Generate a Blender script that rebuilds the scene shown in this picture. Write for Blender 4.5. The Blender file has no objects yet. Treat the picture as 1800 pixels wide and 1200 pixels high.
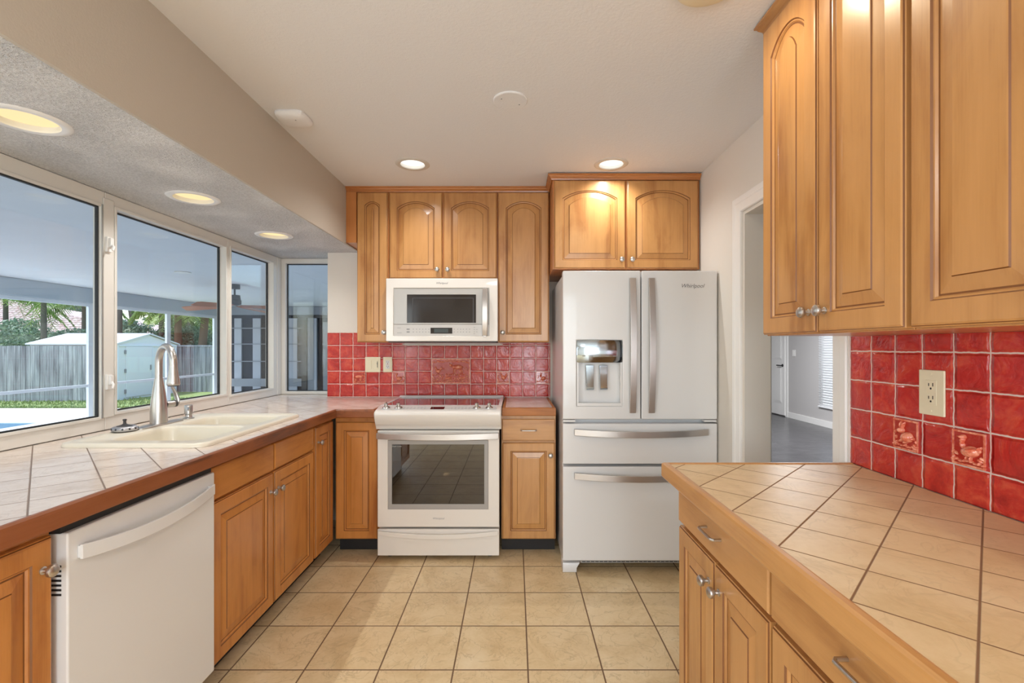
import bpy, bmesh, math, random
from mathutils import Vector, Matrix, noise
PI = math.pi
sc = bpy.context.scene
COL = sc.collection
random.seed(7)

# ------------------------------------------------------------------ camera
F_PX, VPX, VPY, CAMZ = 834.0, 905.0, 609.0, 1.33
cam_d = bpy.data.cameras.new('camera')
cam = bpy.data.objects.new('camera', cam_d); COL.objects.link(cam)
cam.location = (0, 0, CAMZ); cam.rotation_euler = (PI/2, 0, 0)
cam_d.sensor_fit = 'HORIZONTAL'; cam_d.sensor_width = 36
cam_d.lens = F_PX/1800*36
cam_d.shift_x = -(VPX-900)/1800; cam_d.shift_y = (VPY-600)/1800
cam_d.clip_start = 0.02; cam_d.clip_end = 300
sc.camera = cam

# ------------------------------------------------------------------ exposure, sky, sun, large lights
vs = sc.view_settings
sc.display_settings.display_device = 'sRGB'
vs.view_transform = 'Standard'; vs.look = 'None'; vs.gamma = 1; vs.use_curve_mapping = False
vs.exposure = -0.08
sc.cycles.use_denoising = True
sc.cycles.max_bounces = 9; sc.cycles.diffuse_bounces = 5; sc.cycles.glossy_bounces = 4
sc.cycles.transmission_bounces = 6; sc.cycles.transparent_max_bounces = 10
sc.cycles.sample_clamp_indirect = 6.0
sc.cycles.caustics_reflective = False; sc.cycles.caustics_refractive = False
sc.cycles.blur_glossy = 0.5

world = bpy.data.worlds.new('sky'); sc.world = world; world.use_nodes = True
wn = world.node_tree; wn.nodes.clear()
wo = wn.nodes.new('ShaderNodeOutputWorld'); wb = wn.nodes.new('ShaderNodeBackground')
wt = wn.nodes.new('ShaderNodeTexSky'); wt.sky_type = 'NISHITA'; wt.sun_disc = False
wt.sun_elevation = math.radians(58); wt.sun_rotation = math.radians(200); wt.air_density = 1.4; wt.dust_density = 0.6
wb.inputs[1].default_value = 0.47
wm = wn.nodes.new('ShaderNodeMix'); wm.data_type = 'RGBA'; wm.inputs[0].default_value = .35; wm.inputs[7].default_value = (1.3, 1.75, 2.6, 1)   # thin bright haze in the sky
wn.links.new(wt.outputs[0], wm.inputs[6]); wn.links.new(wm.outputs[2], wb.inputs[0]); wn.links.new(wb.outputs[0], wo.inputs[0])

def light(name, kind, loc, power, color=(1, 1, 1), rot=(0, 0, 0), size=None, size_y=None, spread=None, radius=None):
    d = bpy.data.lights.new(name, kind); o = bpy.data.objects.new(name, d); COL.objects.link(o)
    o.location = loc; o.rotation_euler = rot; d.energy = power; d.color = color
    if kind == 'AREA':
        d.shape = 'DISK' if size_y is None else 'RECTANGLE'
        d.size = size
        if size_y: d.size_y = size_y
        if spread: d.spread = spread
    if radius is not None: d.shadow_soft_size = radius
    return o

sun = light('sun', 'SUN', (0, 0, 10), 5.0, (1, .95, .87))
sun.rotation_euler = Vector((0.38, 0.10, -1.0)).to_track_quat('-Z', 'Y').to_euler()
sun.data.angle = math.radians(0.8)
# added fill behind the camera, coloured like daylight, at the rear wall opening
light('rear_fill_light', 'AREA', (.55, -3.15, 1.25), 66, (.78, .895, 1.0), (PI/2, 0, 0), 1.15, 2.0)
# second added fill, from the left wall behind the camera; no door stands there
light('left_fill_light', 'AREA', (-1.90, -1.45, 1.10), 70, (.77, .89, 1.0), (0, -PI/2, 0), 1.9, 2.2)
# added overhead fill behind the camera, without any fixture
light('overhead_fill_light', 'AREA', (-.2, -1.6, 2.40), 32, (.93, .965, 1.0), (0, 0, 0), .55)

# ------------------------------------------------------------------ materials
MATS = {}
class NT:
    def __init__(s, name):
        s.m = bpy.data.materials.new(name); s.m.use_nodes = True; s.t = s.m.node_tree; s.t.nodes.clear()
        s.out = s.n('ShaderNodeOutputMaterial'); s.p = s.n('ShaderNodeBsdfPrincipled'); s.l(s.p.outputs[0], s.out.inputs[0])
        s._pos = None
    def n(s, t, **k):
        x = s.t.nodes.new(t)
        for a, b in k.items(): setattr(x, a, b)
        return x
    def l(s, a, b): s.t.links.new(a, b)
    def put(s, v, inp):
        if hasattr(v, 'is_output') or hasattr(v, 'links'): s.l(v, inp)
        elif isinstance(v, (tuple, list)) and len(v) == 3 and len(inp.default_value) == 4: inp.default_value = (*v, 1)
        else: inp.default_value = v
    def set(s, **k):
        for a, b in k.items():
            s.put(b, s.p.inputs[{'col': 'Base Color', 'rough': 'Roughness', 'metal': 'Metallic', 'spec': 'Specular IOR Level', 'coat': 'Coat Weight',
                                 'coatr': 'Coat Roughness', 'emit': 'Emission Color', 'emits': 'Emission Strength', 'nrm': 'Normal', 'aniso': 'Anisotropic'}[a]])
        return s
    def math(s, op, a, b=None, c=None):
        x = s.n('ShaderNodeMath', operation=op)
        for i, v in enumerate((a, b, c)):
            if v is not None: s.put(v, x.inputs[i])
        return x.outputs[0]
    def pos(s):
        if s._pos is None:
            s._pos = s.n('ShaderNodeNewGeometry').outputs['Position']
            x = s.n('ShaderNodeSeparateXYZ'); s.l(s._pos, x.inputs[0]); s.xyz = x.outputs
        return s._pos
    def scaled(s, sx, sy, sz, jitter=False):
        m = s.n('ShaderNodeMapping'); s.l(s.pos(), m.inputs[0]); m.inputs['Scale'].default_value = (sx, sy, sz)
        if jitter:
            oi = s.n('ShaderNodeObjectInfo'); c = s.n('ShaderNodeVectorMath', operation='SCALE'); c.inputs[0].default_value = (37., 53., 71.)
            s.l(oi.outputs['Random'], c.inputs['Scale']); a = s.n('ShaderNodeVectorMath', operation='ADD')
            s.l(m.outputs[0], a.inputs[0]); s.l(c.outputs[0], a.inputs[1]); return a.outputs[0]
        return m.outputs[0]
    def noise(s, vec, scale=1, detail=4, rough=.5, dist=0, dim='3D'):
        x = s.n('ShaderNodeTexNoise'); s.l(vec, x.inputs['Vector']); x.inputs['Scale'].default_value = scale
        x.inputs['Detail'].default_value = detail; x.inputs['Roughness'].default_value = rough; x.inputs['Distortion'].default_value = dist
        return x.outputs[0]
    def ramp(s, f, stops):
        x = s.n('ShaderNodeValToRGB'); s.l(f, x.inputs[0]); e = x.color_ramp.elements
        while len(e) < len(stops): e.new(.5)
        for i, (p, c) in enumerate(stops): e[i].position = p; e[i].color = (*c, 1) if len(c) == 3 else c
        return x.outputs[0]
    def mix(s, f, a, b, mode='MIX'):
        x = s.n('ShaderNodeMix', data_type='RGBA', blend_type=mode)
        s.put(f, x.inputs[0]); s.put(a, x.inputs[6]); s.put(b, x.inputs[7]); return x.outputs[2]
    def maprange(s, v, a, b, c=0, d=1):
        x = s.n('ShaderNodeMapRange'); s.put(v, x.inputs[0])
        for i, q in enumerate((a, b, c, d)): x.inputs[i+1].default_value = q
        return x.outputs[0]
    def bump(s, h, dist=.001, strength=1, prev=None):
        x = s.n('ShaderNodeBump'); s.l(h, x.inputs['Height']); x.inputs['Distance'].default_value = dist; x.inputs['Strength'].default_value = strength
        if prev is not None: s.l(prev, x.inputs['Normal'])
        return x.outputs[0]
    def grid(s, u, v, pu, pv, u0, v0, gw):
        """grout mask (1 in the joint) and a random value per tile"""
        ms, ids = [], []
        for w, p, o in ((u, pu, u0), (v, pv, v0)):
            q = s.math('DIVIDE', s.math('SUBTRACT', w, o), p)
            f = s.math('FRACT', q); d = s.math('MULTIPLY', s.math('SUBTRACT', .5, s.math('ABSOLUTE', s.math('SUBTRACT', f, .5))), p)
            ms.append(d); ids.append(s.math('FLOOR', q))
        d = s.math('MINIMUM', ms[0], ms[1])
        m = s.maprange(d, gw*.3, gw*.7, 1, 0)
        c = s.n('ShaderNodeCombineXYZ'); s.l(ids[0], c.inputs[0]); s.l(ids[1], c.inputs[1])
        w = s.n('ShaderNodeTexWhiteNoise', noise_dimensions='3D'); s.l(c.outputs[0], w.inputs[0])
        return m, w.outputs[0], c.outputs[0]
    def done(s, key): MATS[key] = s.m; return s.m

def plain(key, col, rough=.5, metal=0, spec=.5, coat=0, bumps=None, vary=0):
    t = NT(key); t.set(col=col, rough=rough, metal=metal, spec=spec, coat=coat)
    if vary:
        n = t.noise(t.scaled(1, 1, 1), 3.0, 5, .6)
        t.set(col=t.mix(n, tuple(c*(1-vary) for c in col), tuple(min(1, c*(1+vary)) for c in col)))
    if bumps:
        sc_, dist = bumps; t.set(nrm=t.bump(t.noise(t.scaled(1, 1, 1), sc_, 3, .6), dist, 1))
    return t.done(key)

def wood(key, axis, base, dark, rough=.32, var=1.0, coat=.25):
    t = NT(key); lo, hi = 1.6, 34.0
    s_ = {'x': (lo, hi, hi), 'y': (hi, lo, hi), 'z': (hi, hi, lo)}[axis]
    v1 = t.scaled(*s_, jitter=True)
    n1 = t.noise(v1, 1.0, 5, .62, .5)
    s2 = {'x': (1.0, 7, 7), 'y': (7, 1.0, 7), 'z': (7, 7, 1.0)}[axis]
    n2 = t.noise(t.scaled(*s2, jitter=True), 1.0, 3, .5, 1.2)
    n3 = t.noise(t.scaled(*{'x': (1.6, 5, 5), 'y': (5, 1.6, 5), 'z': (5, 5, 1.6)}[axis], jitter=True), 1.5, 5, .6, .8)
    s4 = {'x': (6, 220, 220), 'y': (220, 6, 220), 'z': (220, 220, 6)}[axis]
    n4 = t.noise(t.scaled(*s4, jitter=True), 1.0, 2, .6)
    f = t.math('ADD', t.math('MULTIPLY', n1, .22), t.math('ADD', t.math('MULTIPLY', n2, .38), t.math('MULTIPLY', n3, .40)))
    f = t.math('ADD', f, t.math('MULTIPLY', t.math('SUBTRACT', n4, .5), .10))
    c = t.ramp(f, [(.36, dark), (.50, base), (.63, tuple(min(1, b*1.12+.01) for b in base))])
    oi = t.n('ShaderNodeObjectInfo')
    c = t.mix(t.math('MULTIPLY', oi.outputs['Random'], .22*var), c, dark)
    t.set(col=c, rough=rough, coat=coat, coatr=.18, nrm=t.bump(n1, .0006, .5))
    return t.done(key)

WB, WD = (.530, .262, .086), (.365, .150, .042)
for ax in 'xyz': wood('wood_'+ax, ax, WB, WD)
for ax in 'xyz': wood('redwood_'+ax, ax, (.50, .19, .052), (.33, .10, .024), var=.6)
for ax in 'xyz': wood('leftwood_'+ax, ax, (.56, .225, .050), (.37, .115, .022), var=.8)
for ax in 'xy': wood('edge_'+ax, ax, (.27, .078, .018), (.060, .014, .004), rough=.42, coat=.06)
wood('edge_small', 'x', (.46, .17, .040), (.28, .085, .018), rough=.5, coat=.03)
plain('glaze', (.20, .072, .018), .45)
plain('glaze_light', (.34, .135, .036), .4)
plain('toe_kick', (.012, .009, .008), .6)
plain('wall_paint', (.76, .715, .65), .75, bumps=(180, .0006))
plain('shaded_wall_paint', (.53, .475, .405), .8, bumps=(180, .0006))  # wall paint with the soffit's dimmer light put into the colour
plain('ceiling_paint', (.80, .795, .80), .8, bumps=(90, .0012))
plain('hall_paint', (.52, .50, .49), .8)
plain('trim_paint', (.86, .845, .82), .35)
plain('window_paint', (.76, .74, .69), .38, bumps=(60, .0004))
plain('alu', (.42, .44, .45), .4, .6)
plain('rubber', (.02, .022, .025), .6)
plain('enamel', (.74, .735, .735), .22, spec=.5, coat=.25)
plain('enamel_bisque', (.82, .78, .73), .22, spec=.5, coat=.3)
plain('grey_panel', (.40, .385, .37), .25, spec=.5)
plain('light_panel', (.60, .58, .56), .3)
plain('steel', (.60, .585, .56), .27, 1)
plain('nickel', (.56, .54, .52), .33, 1)
plain('chrome', (.80, .81, .83), .06, 1)
plain('handle_steel', (.54, .51, .49), .33, .9)
plain('mirror_steel', (.42, .49, .55), .10, 1)
plain('can_ring', (.62, .59, .54), .4)
plain('black_glass', (.012, .011, .012), .06, spec=.9, coat=.6)
plain('micro_glass', (.030, .023, .019), .10, spec=.3)
plain('black_plastic', (.015, .015, .016), .4)
plain('dark_plastic', (.05, .048, .05), .45)
plain('oven_dark', (.05, .035, .038), .35)
plain('logo_grey', (.16, .16, .17), .4, .3)
plain('mark_grey', (.30, .30, .31), .5)
plain('ivory', (.80, .73, .53), .35)
plain('white_plastic', (.82, .80, .77), .4)
plain('red_button', (.45, .05, .04), .4)
plain('sink_enamel', (.80, .745, .62), .28, spec=.5, coat=.12)
plain('plaster_gray', (.78, .75, .71), .9, bumps=(120, .002), vary=.25)
plain('vinyl_white', (.80, .83, .87), .45)
plain('shed_white', (.80, .80, .80), .6)
plain('shed_roof', (.72, .72, .73), .6)
plain('lanai_ceiling', (.80, .81, .82), .8, vary=.05)
plain('lanai_beam', (.50, .56, .62), .6)
plain('patio_stone', (.78, .76, .74), .8, bumps=(40, .002), vary=.06)
plain('pool_tile', (.30, .42, .52), .2)
plain('fan_dark', (.030, .032, .036), .45)
plain('fan_blade', (.42, .13, .05), .4)
plain('screen_dark', (.018, .020, .030), .8, spec=.1, vary=.3)
plain('screen_grey', (.22, .24, .27), .5)
plain('panel_white', (.40, .42, .47), .6)
plain('blind_white', (.85, .86, .88), .5)
plain('peach_stucco', (.62, .42, .30), .9)
plain('palm_trunk', (.15, .13, .11), .9, bumps=(30, .01), vary=.3)
plain('brown_trunk', (.20, .12, .075), .9, bumps=(30, .01), vary=.3)
plain('gutter', (.80, .82, .84), .5)

def leafmat(key, a, b):
    t = NT(key); n = t.noise(t.scaled(1, 1, 1), 9, 2, .6)
    t.set(col=t.ramp(n, [(.3, a), (.7, b)]), rough=.45)
    tr = t.n('ShaderNodeBsdfTranslucent'); t.put(t.ramp(n, [(.3, a), (.7, b)]), tr.inputs[0])
    mx = t.n('ShaderNodeMixShader'); mx.inputs[0].default_value = .35
    t.l(t.p.outputs[0], mx.inputs[1]); t.l(tr.outputs[0], mx.inputs[2]); t.l(mx.outputs[0], t.out.inputs[0])
    return t.done(key)
leafmat('hedge_leaf', (.08, .15, .08), (.46, .58, .44))
leafmat('palm_leaf', (.12, .21, .05), (.36, .48, .16))
leafmat('bright_leaf', (.20, .30, .07), (.52, .62, .24))

def grass():
    t = NT('lawn'); n = t.noise(t.scaled(1, 1, 1), 25, 4, .7)
    t.set(col=t.ramp(n, [(.3, (.17, .25, .06)), (.7, (.42, .50, .20))]), rough=.8, nrm=t.bump(n, .03, 1)); t.done('lawn')
grass()
def fence_m():
    t = NT('fence_wood'); n = t.noise(t.scaled(9, 9, .6), 1, 5, .65, .4)
    n2 = t.noise(t.scaled(3, 3, 1.2), 1, 2, .5)
    c = t.ramp(n, [(.34, (.12, .12, .13)), (.5, (.30, .30, .31)), (.64, (.50, .50, .50))])
    t.set(col=t.mix(t.math('MULTIPLY', n2, .5), c, (.34, .345, .35)), rough=.9); t.done('fence_wood')
fence_m()
def roof_m():
    t = NT('roof_tile'); n = t.noise(t.scaled(1, 1, 1), 4, 3, .6)
    t.set(col=t.ramp(n, [(.3, (.44, .28, .245)), (.7, (.70, .60, .56))]), rough=.85); t.done('roof_tile')
roof_m()
def stone(key, u, v, pu, pv, u0, v0, gw, c1, c2, c3, grout, rough, dist, spec=.5, coat=.0, diag=False, veins=.5):
    t = NT(key); t.pos(); X, Y, Z = t.xyz
    if diag: U, V = t.math('SUBTRACT', X, Y), t.math('ADD', X, Y)
    else: U, V = {'x': X, 'y': Y, 'z': Z}[u], {'x': X, 'y': Y, 'z': Z}[v]
    m, r, idv = t.grid(U, V, pu, pv, u0, v0, gw)
    off = t.n('ShaderNodeVectorMath', operation='MULTIPLY_ADD'); t.l(idv, off.inputs[0]); off.inputs[1].default_value = (3.7, 5.3, 1.9); t.l(t.pos(), off.inputs[2])
    n = t.noise(off.outputs[0], 5, 6, .62, .8); n2 = t.noise(off.outputs[0], 70, 3, .6)
    vein = t.noise(off.outputs[0], 6, 4, .55, 2.2)
    vm = t.maprange(t.math('ABSOLUTE', t.math('SUBTRACT', vein, .5)), 0, .022, veins, 0)
    c = t.ramp(t.math('ADD', t.math('MULTIPLY', n, .8), t.math('MULTIPLY', n2, .2)), [(.32, c1), (.52, c2), (.72, c3)])
    c = t.mix(vm, c, tuple(x*.72 for x in c1))
    c = t.mix(t.math('MULTIPLY', t.math('SUBTRACT', r, .2), .22), c, c1)
    c = t.mix(m, c, grout)
    b = t.bump(t.math('SUBTRACT', 1.0, m), dist, .8)
    b = t.bump(n, .0015, .5, b)
    t.set(col=c, rough=t.math('ADD', t.math('MULTIPLY', m, .5), t.math('ADD', t.math('MULTIPLY', n, .12), rough-.06)), nrm=b, spec=spec, coat=coat, coatr=.12)
    return t.done(key)
stone('floor_tile', 'x', 'y', .3068, .3068, .054, 1.953, .006, (.60, .425, .22), (.73, .56, .33), (.80, .65, .43), (.16, .085, .045), .38, .0015)
stone('counter_tile_sheen', 'x', 'y', .2085, .2085, -3.263, .1785, .006, (.70, .57, .47), (.82, .70, .61), (.87, .79, .71), (.22, .15, .11), .22, .001, coat=.25, diag=True, veins=.25)  # same tile as the right counter, with window sheen put into the colour
stone('counter_right_tile', 'x', 'y', .2085, .2085, -.432, 1.511, .005, (.60, .42, .21), (.72, .54, .31), (.78, .62, .39), (.22, .11, .05), .42, .001, diag=True, veins=.25)
stone('hall_floor', 'x', 'y', .9, .14, 0, 0, .003, (.035, .034, .038), (.060, .058, .062), (.09, .086, .09), (.02, .02, .02), .25, .0005)

def red_tile(key, ua, pu, pv, u0, v0):
    t = NT(key); t.pos(); X, Y, Z = t.xyz; U = {'x': X, 'y': Y}[ua]
    w = t.noise(t.scaled(1, 1, 1), 34, 2, .5); w2 = t.noise(t.scaled(1, 1, 1), 41, 2, .5)
    Uw = t.math('ADD', U, t.math('MULTIPLY', t.math('SUBTRACT', w, .5), .007)); Zw = t.math('ADD', Z, t.math('MULTIPLY', t.math('SUBTRACT', w2, .5), .005))
    m, r, idv = t.grid(Uw, Zw, pu, pv, u0, v0, .0038)
    m2, _, _ = t.grid(Uw, Zw, pu, pv, u0, v0, .013)
    n = t.noise(t.scaled(1, 1, 1), 11, 4, .6, 1.0); n2 = t.noise(t.scaled(1, 1, 1), 60, 3, .6)
    c = t.ramp(t.math('ADD', t.math('MULTIPLY', n, .7), t.math('MULTIPLY', n2, .3)), [(.34, (.36, .016, .014)), (.5, (.56, .032, .022)), (.66, (.70, .095, .045))])
    c = t.mix(t.math('MULTIPLY', r, .45), c, (.44, .024, .026))
    c = t.mix(m, c, (.74, .62, .56))
    h = t.math('ADD', t.math('MULTIPLY', t.math('SUBTRACT', 1.0, m2), 1.0), t.math('MULTIPLY', n, 1.6))
    b = t.bump(h, .0035, 1.0); b = t.bump(n2, .0010, .6, b)
    t.set(col=c, rough=t.math('ADD', t.math('MULTIPLY', m, .6), .13), nrm=b, spec=.45, coat=t.math('SUBTRACT', .16, t.math('MULTIPLY', m, .16)), coatr=.06)
    t.done(key)
red_tile('red_tile_back', 'x', .1000, .0982, -1.4395, .946)
red_tile('red_tile_right', 'y', .0985, .0997, 1.671, .9155)
def relief_m():
    t = NT('relief_glaze'); n = t.noise(t.scaled(1, 1, 1), 60, 3, .6)
    t.pos(); t.set(col=t.ramp(n, [(.38, (.68, .13, .065)), (.62, (.90, .38, .24))]), rough=.14, coat=.4, spec=.6); t.done('relief_glaze')
relief_m()
plain('relief_base', (.44, .022, .012), .14, spec=.6, coat=.4, bumps=(60, .001))

def popcorn():
    t = NT('popcorn'); v = t.scaled(1, 1, 1)
    n = t.noise(v, 130, 3, .65); n2 = t.noise(v, 4, 3, .5)
    h = t.math('MULTIPLY', n, t.maprange(n2, .3, .6, .6, 1.3))
    t.set(col=t.mix(t.maprange(n, .4, .6), (.78, .775, .77), (.93, .925, .92)), rough=.95, nrm=t.bump(h, .017, 1)); t.done('popcorn')
popcorn()
def glassm(key, tint, refl, rough=0.0):
    t = NT(key); t.t.nodes.remove(t.p)
    tr = t.n('ShaderNodeBsdfTransparent'); tr.inputs[0].default_value = (*tint, 1)
    g = t.n('ShaderNodeBsdfGlossy'); g.inputs['Roughness'].default_value = rough
    fr = t.n('ShaderNodeLayerWeight'); fr.inputs[0].default_value = .5
    f5 = t.math('ADD', t.math('MULTIPLY', t.math('POWER', fr.outputs['Facing'], 5.0), .9), .04)
    mx = t.n('ShaderNodeMixShader'); t.l(t.math('MINIMUM', t.math('MULTIPLY', f5, refl), .9), mx.inputs[0])
    t.l(tr.outputs[0], mx.inputs[1]); t.l(g.outputs[0], mx.inputs[2]); t.l(mx.outputs[0], t.out.inputs[0]); t.done(key)
glassm('glass', (.95, .98, 1.0), 1.0)
glassm('oven_glass', (.20, .16, .18), 3.2, .02)
def emit(key, col, s):
    t = NT(key); t.set(col=(.06, .06, .06), spec=.1, emit=col, emits=s); t.done(key)
emit('warm_lens', (1.0, .78, .40), 1.1)
emit('white_lens', (1.0, .97, .90), 1.6)
emit('hall_window_glow', (.85, .93, 1.0), 1.3)
emit('display', (.10, .16, .15), .25)
def water():
    t = NT('pool_water'); t.set(col=(.10, .30, .42), rough=.06, nrm=t.bump(t.noise(t.scaled(1, 1, 1), 6, 2), .02, .5)); t.done('pool_water')
water()
def canopy_pattern():
    t = NT('disposal_steel'); t.set(col=(.5, .5, .52), metal=.8, rough=.35); t.done('disposal_steel')
canopy_pattern()
M = MATS
# ------------------------------------------------------------------ geometry helpers
class MB:
    def __init__(s): s.v = []; s.f = []; s.mi = []; s.sm = []
    def add(s, vs_, fs, m=0, smooth=False):
        b = len(s.v); s.v += [tuple(p) for p in vs_]
        for f in fs: s.f.append(tuple(b+i for i in f)); s.mi.append(m); s.sm.append(smooth)
        return s
    def box(s, x0, x1, y0, y1, z0, z1, m=0):
        v = [(x, y, z) for x in (x0, x1) for y in (y0, y1) for z in (z0, z1)]
        return s.add(v, [(0, 1, 3, 2), (4, 6, 7, 5), (0, 4, 5, 1), (2, 3, 7, 6), (0, 2, 6, 4), (1, 5, 7, 3)], m)
    def loft(s, rings, m=0, cap=True, smooth=False, closed=True):
        n = len(rings[0]); b = len(s.v)
        for r in rings: s.v += [tuple(p) for p in r]
        for k in range(len(rings)-1):
            for i in range(n if closed else n-1):
                j = (i+1) % n
                s.f.append((b+k*n+i, b+k*n+j, b+(k+1)*n+j, b+(k+1)*n+i)); s.mi.append(m); s.sm.append(smooth)
        if cap:
            s.f.append(tuple(b+i for i in range(n))); s.mi.append(m); s.sm.append(False)
            s.f.append(tuple(b+(len(rings)-1)*n+i for i in range(n))); s.mi.append(m); s.sm.append(False)
        return s
    def lathe(s, prof, org, axis=(0, 0, 1), n=24, m=0, cap=True):
        a = Vector(axis).normalized(); q = Vector((0, 0, 1)).rotation_difference(a)
        R = []
        for r, z in prof:
            R.append([Vector(org)+q @ Vector((r*math.cos(2*PI*i/n), r*math.sin(2*PI*i/n), z)) for i in range(n)])
        return s.loft(R, m, cap, True)
    def cyl(s, p0, p1, r0, r1=None, n=20, m=0):
        p0, p1 = Vector(p0), Vector(p1); L = (p1-p0).length
        return s.lathe([(r0, 0), (r0 if r1 is None else r1, L)], p0, p1-p0, n, m)
    def tube(s, path, r, n=12, m=0, cap=True, flat=None):
        P = [Vector(p) for p in path]; R = []
        rr = r if isinstance(r, (list, tuple)) else [r]*len(P)
        up = None
        for i, p in enumerate(P):
            t = (P[min(i+1, len(P)-1)]-P[max(i-1, 0)]).normalized()
            if up is None:
                up = Vector((0, 0, 1)) if abs(t.z) < .9 else Vector((1, 0, 0))
            a = (up-t*up.dot(t)).normalized(); up = a; b = t.cross(a)
            fa, fb = (1, 1) if flat is None else flat
            R.append([p+(a*math.cos(2*PI*k/n)*fa+b*math.sin(2*PI*k/n)*fb)*rr[i] for k in range(n)])
        return s.loft(R, m, cap, True)
    def slab(s, us, vs_, skip, w0, w1, fn, m=0, mfront=None):
        """grid of cells in the (u,v) plane, extruded w0..w1; skip(i,j) leaves a hole; fn(u,v,w)->xyz"""
        nu, nv = len(us)-1, len(vs_)-1
        idx = {}
        def vi(i, j, k):
            if (i, j, k) not in idx:
                idx[(i, j, k)] = len(s.v); s.v.append(tuple(fn(us[i], vs_[j], (w0, w1)[k])))
            return idx[(i, j, k)]
        solid = lambda i, j: 0 <= i < nu and 0 <= j < nv and not (skip and skip(i, j))
        def F(*a, mm=m): s.f.append(a); s.mi.append(mm); s.sm.append(False)
        for i in range(nu):
            for j in range(nv):
                if not solid(i, j): continue
                F(vi(i, j, 0), vi(i, j+1, 0), vi(i+1, j+1, 0), vi(i+1, j, 0))
                F(vi(i, j, 1), vi(i+1, j, 1), vi(i+1, j+1, 1), vi(i, j+1, 1), mm=m if mfront is None else mfront)
                if not solid(i-1, j): F(vi(i, j, 0), vi(i, j, 1), vi(i, j+1, 1), vi(i, j+1, 0))
                if not solid(i+1, j): F(vi(i+1, j, 0), vi(i+1, j+1, 0), vi(i+1, j+1, 1), vi(i+1, j, 1))
                if not solid(i, j-1): F(vi(i, j, 0), vi(i+1, j, 0), vi(i+1, j, 1), vi(i, j, 1))
                if not solid(i, j+1): F(vi(i, j+1, 0), vi(i, j+1, 1), vi(i+1, j+1, 1), vi(i+1, j+1, 0))
        return s
    def sweep(s, prof, path, m=0, closed=False):
        """profile (n outward to the right of travel, z) along a horizontal polyline"""
        P = [Vector((p[0], p[1], 0)) for p in path]; Z0 = path[0][2] if len(path[0]) > 2 else 0
        R = []
        for i, p in enumerate(P):
            d0 = (P[i]-P[i-1]).normalized() if i > 0 else None
            d1 = (P[i+1]-P[i]).normalized() if i < len(P)-1 else None
            if d0 is None: d0 = d1
            if d1 is None: d1 = d0
            n0, n1 = Vector((d0.y, -d0.x, 0)), Vector((d1.y, -d1.x, 0))
            nn = (n0+n1).normalized(); k = 1/max(.3, nn.dot(n0))
            R.append([(p.x+nn.x*a*k, p.y+nn.y*a*k, Z0+z) for a, z in prof])
        return s.loft(R, m, True)

def setp(o, label=None, cat=None, group=None, kind=None):
    if label: o['label'] = label
    if cat: o['category'] = cat
    if group: o['group'] = group
    if kind: o['kind'] = kind
    return o
def thing(name, loc, label, cat, group=None, kind=None):
    o = bpy.data.objects.new(name, None); COL.objects.link(o); o.location = loc; o.empty_display_size = .05
    return setp(o, label, cat, group, kind)
def root_of(o):
    while o.parent: o = o.parent
    return o
def obj(name, mb, mats, parent=None, bev=0, seg=2, angle=35, label=None, recalc=True, **k):
    me = bpy.data.meshes.new(name)
    if parent is not None: O = Vector(root_of(parent).location)
    else:
        xs = [v[0] for v in mb.v]; ys = [v[1] for v in mb.v]; zs = [v[2] for v in mb.v]
        O = Vector(((min(xs)+max(xs))/2, (min(ys)+max(ys))/2, min(zs)))
    me.from_pydata([(v[0]-O.x, v[1]-O.y, v[2]-O.z) for v in mb.v], [], mb.f)
    for m in ([mats] if isinstance(mats, str) else mats): me.materials.append(M[m])
    me.polygons.foreach_set('material_index', mb.mi)
    me.polygons.foreach_set('use_smooth', mb.sm if not bev else [True]*len(mb.f))
    if recalc:
        bm = bmesh.new(); bm.from_mesh(me); bmesh.ops.recalc_face_normals(bm, faces=bm.faces); bm.to_mesh(me); bm.free()
    if bev or any(mb.sm): me.set_sharp_from_angle(angle=math.radians(angle))
    me.update()
    o = bpy.data.objects.new(name, me); COL.objects.link(o)
    if parent is not None: o.parent = parent
    else: o.location = O
    if bev:
        b = o.modifiers.new('bevel', 'BEVEL'); b.width = bev; b.segments = seg; b.limit_method = 'ANGLE'; b.angle_limit = math.radians(40); b.harden_normals = True
    if label: o['label'] = label
    for a, b in k.items(): o[a] = b
    return o
def struct(name, mb, mats, parent=None, bev=0, **k): return obj(name, mb, mats, parent, bev, kind='structure', **k)
def bx(*a): return MB().box(*a)

def text_mb(body, height, origin, U, V, N, depth=.0004, shear=0, spacing=1.0, font_w=1.0):
    """lettering as a mesh; U right, V up, origin = centre"""
    cu = bpy.data.curves.new('t', 'FONT'); cu.body = body; cu.size = 1; cu.align_x = 'CENTER'; cu.align_y = 'CENTER'; cu.shear = shear
    cu.space_character = spacing; cu.resolution_u = 3
    o = bpy.data.objects.new('t', cu); COL.objects.link(o)
    dg = bpy.context.evaluated_depsgraph_get(); dg.update()
    me = bpy.data.meshes.new_from_object(o.evaluated_get(dg))
    mb = MB(); U, V, N = Vector(U), Vector(V), Vector(N); h = height*1.35
    vs_ = [Vector(origin)+U*(v.co.x*h*font_w)+V*(v.co.y*h)+N*depth for v in me.vertices]
    mb.add(vs_, [tuple(p.vertices) for p in me.polygons])
    bpy.data.objects.remove(o); bpy.data.curves.remove(cu); bpy.data.meshes.remove(me)
    return mb

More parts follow.
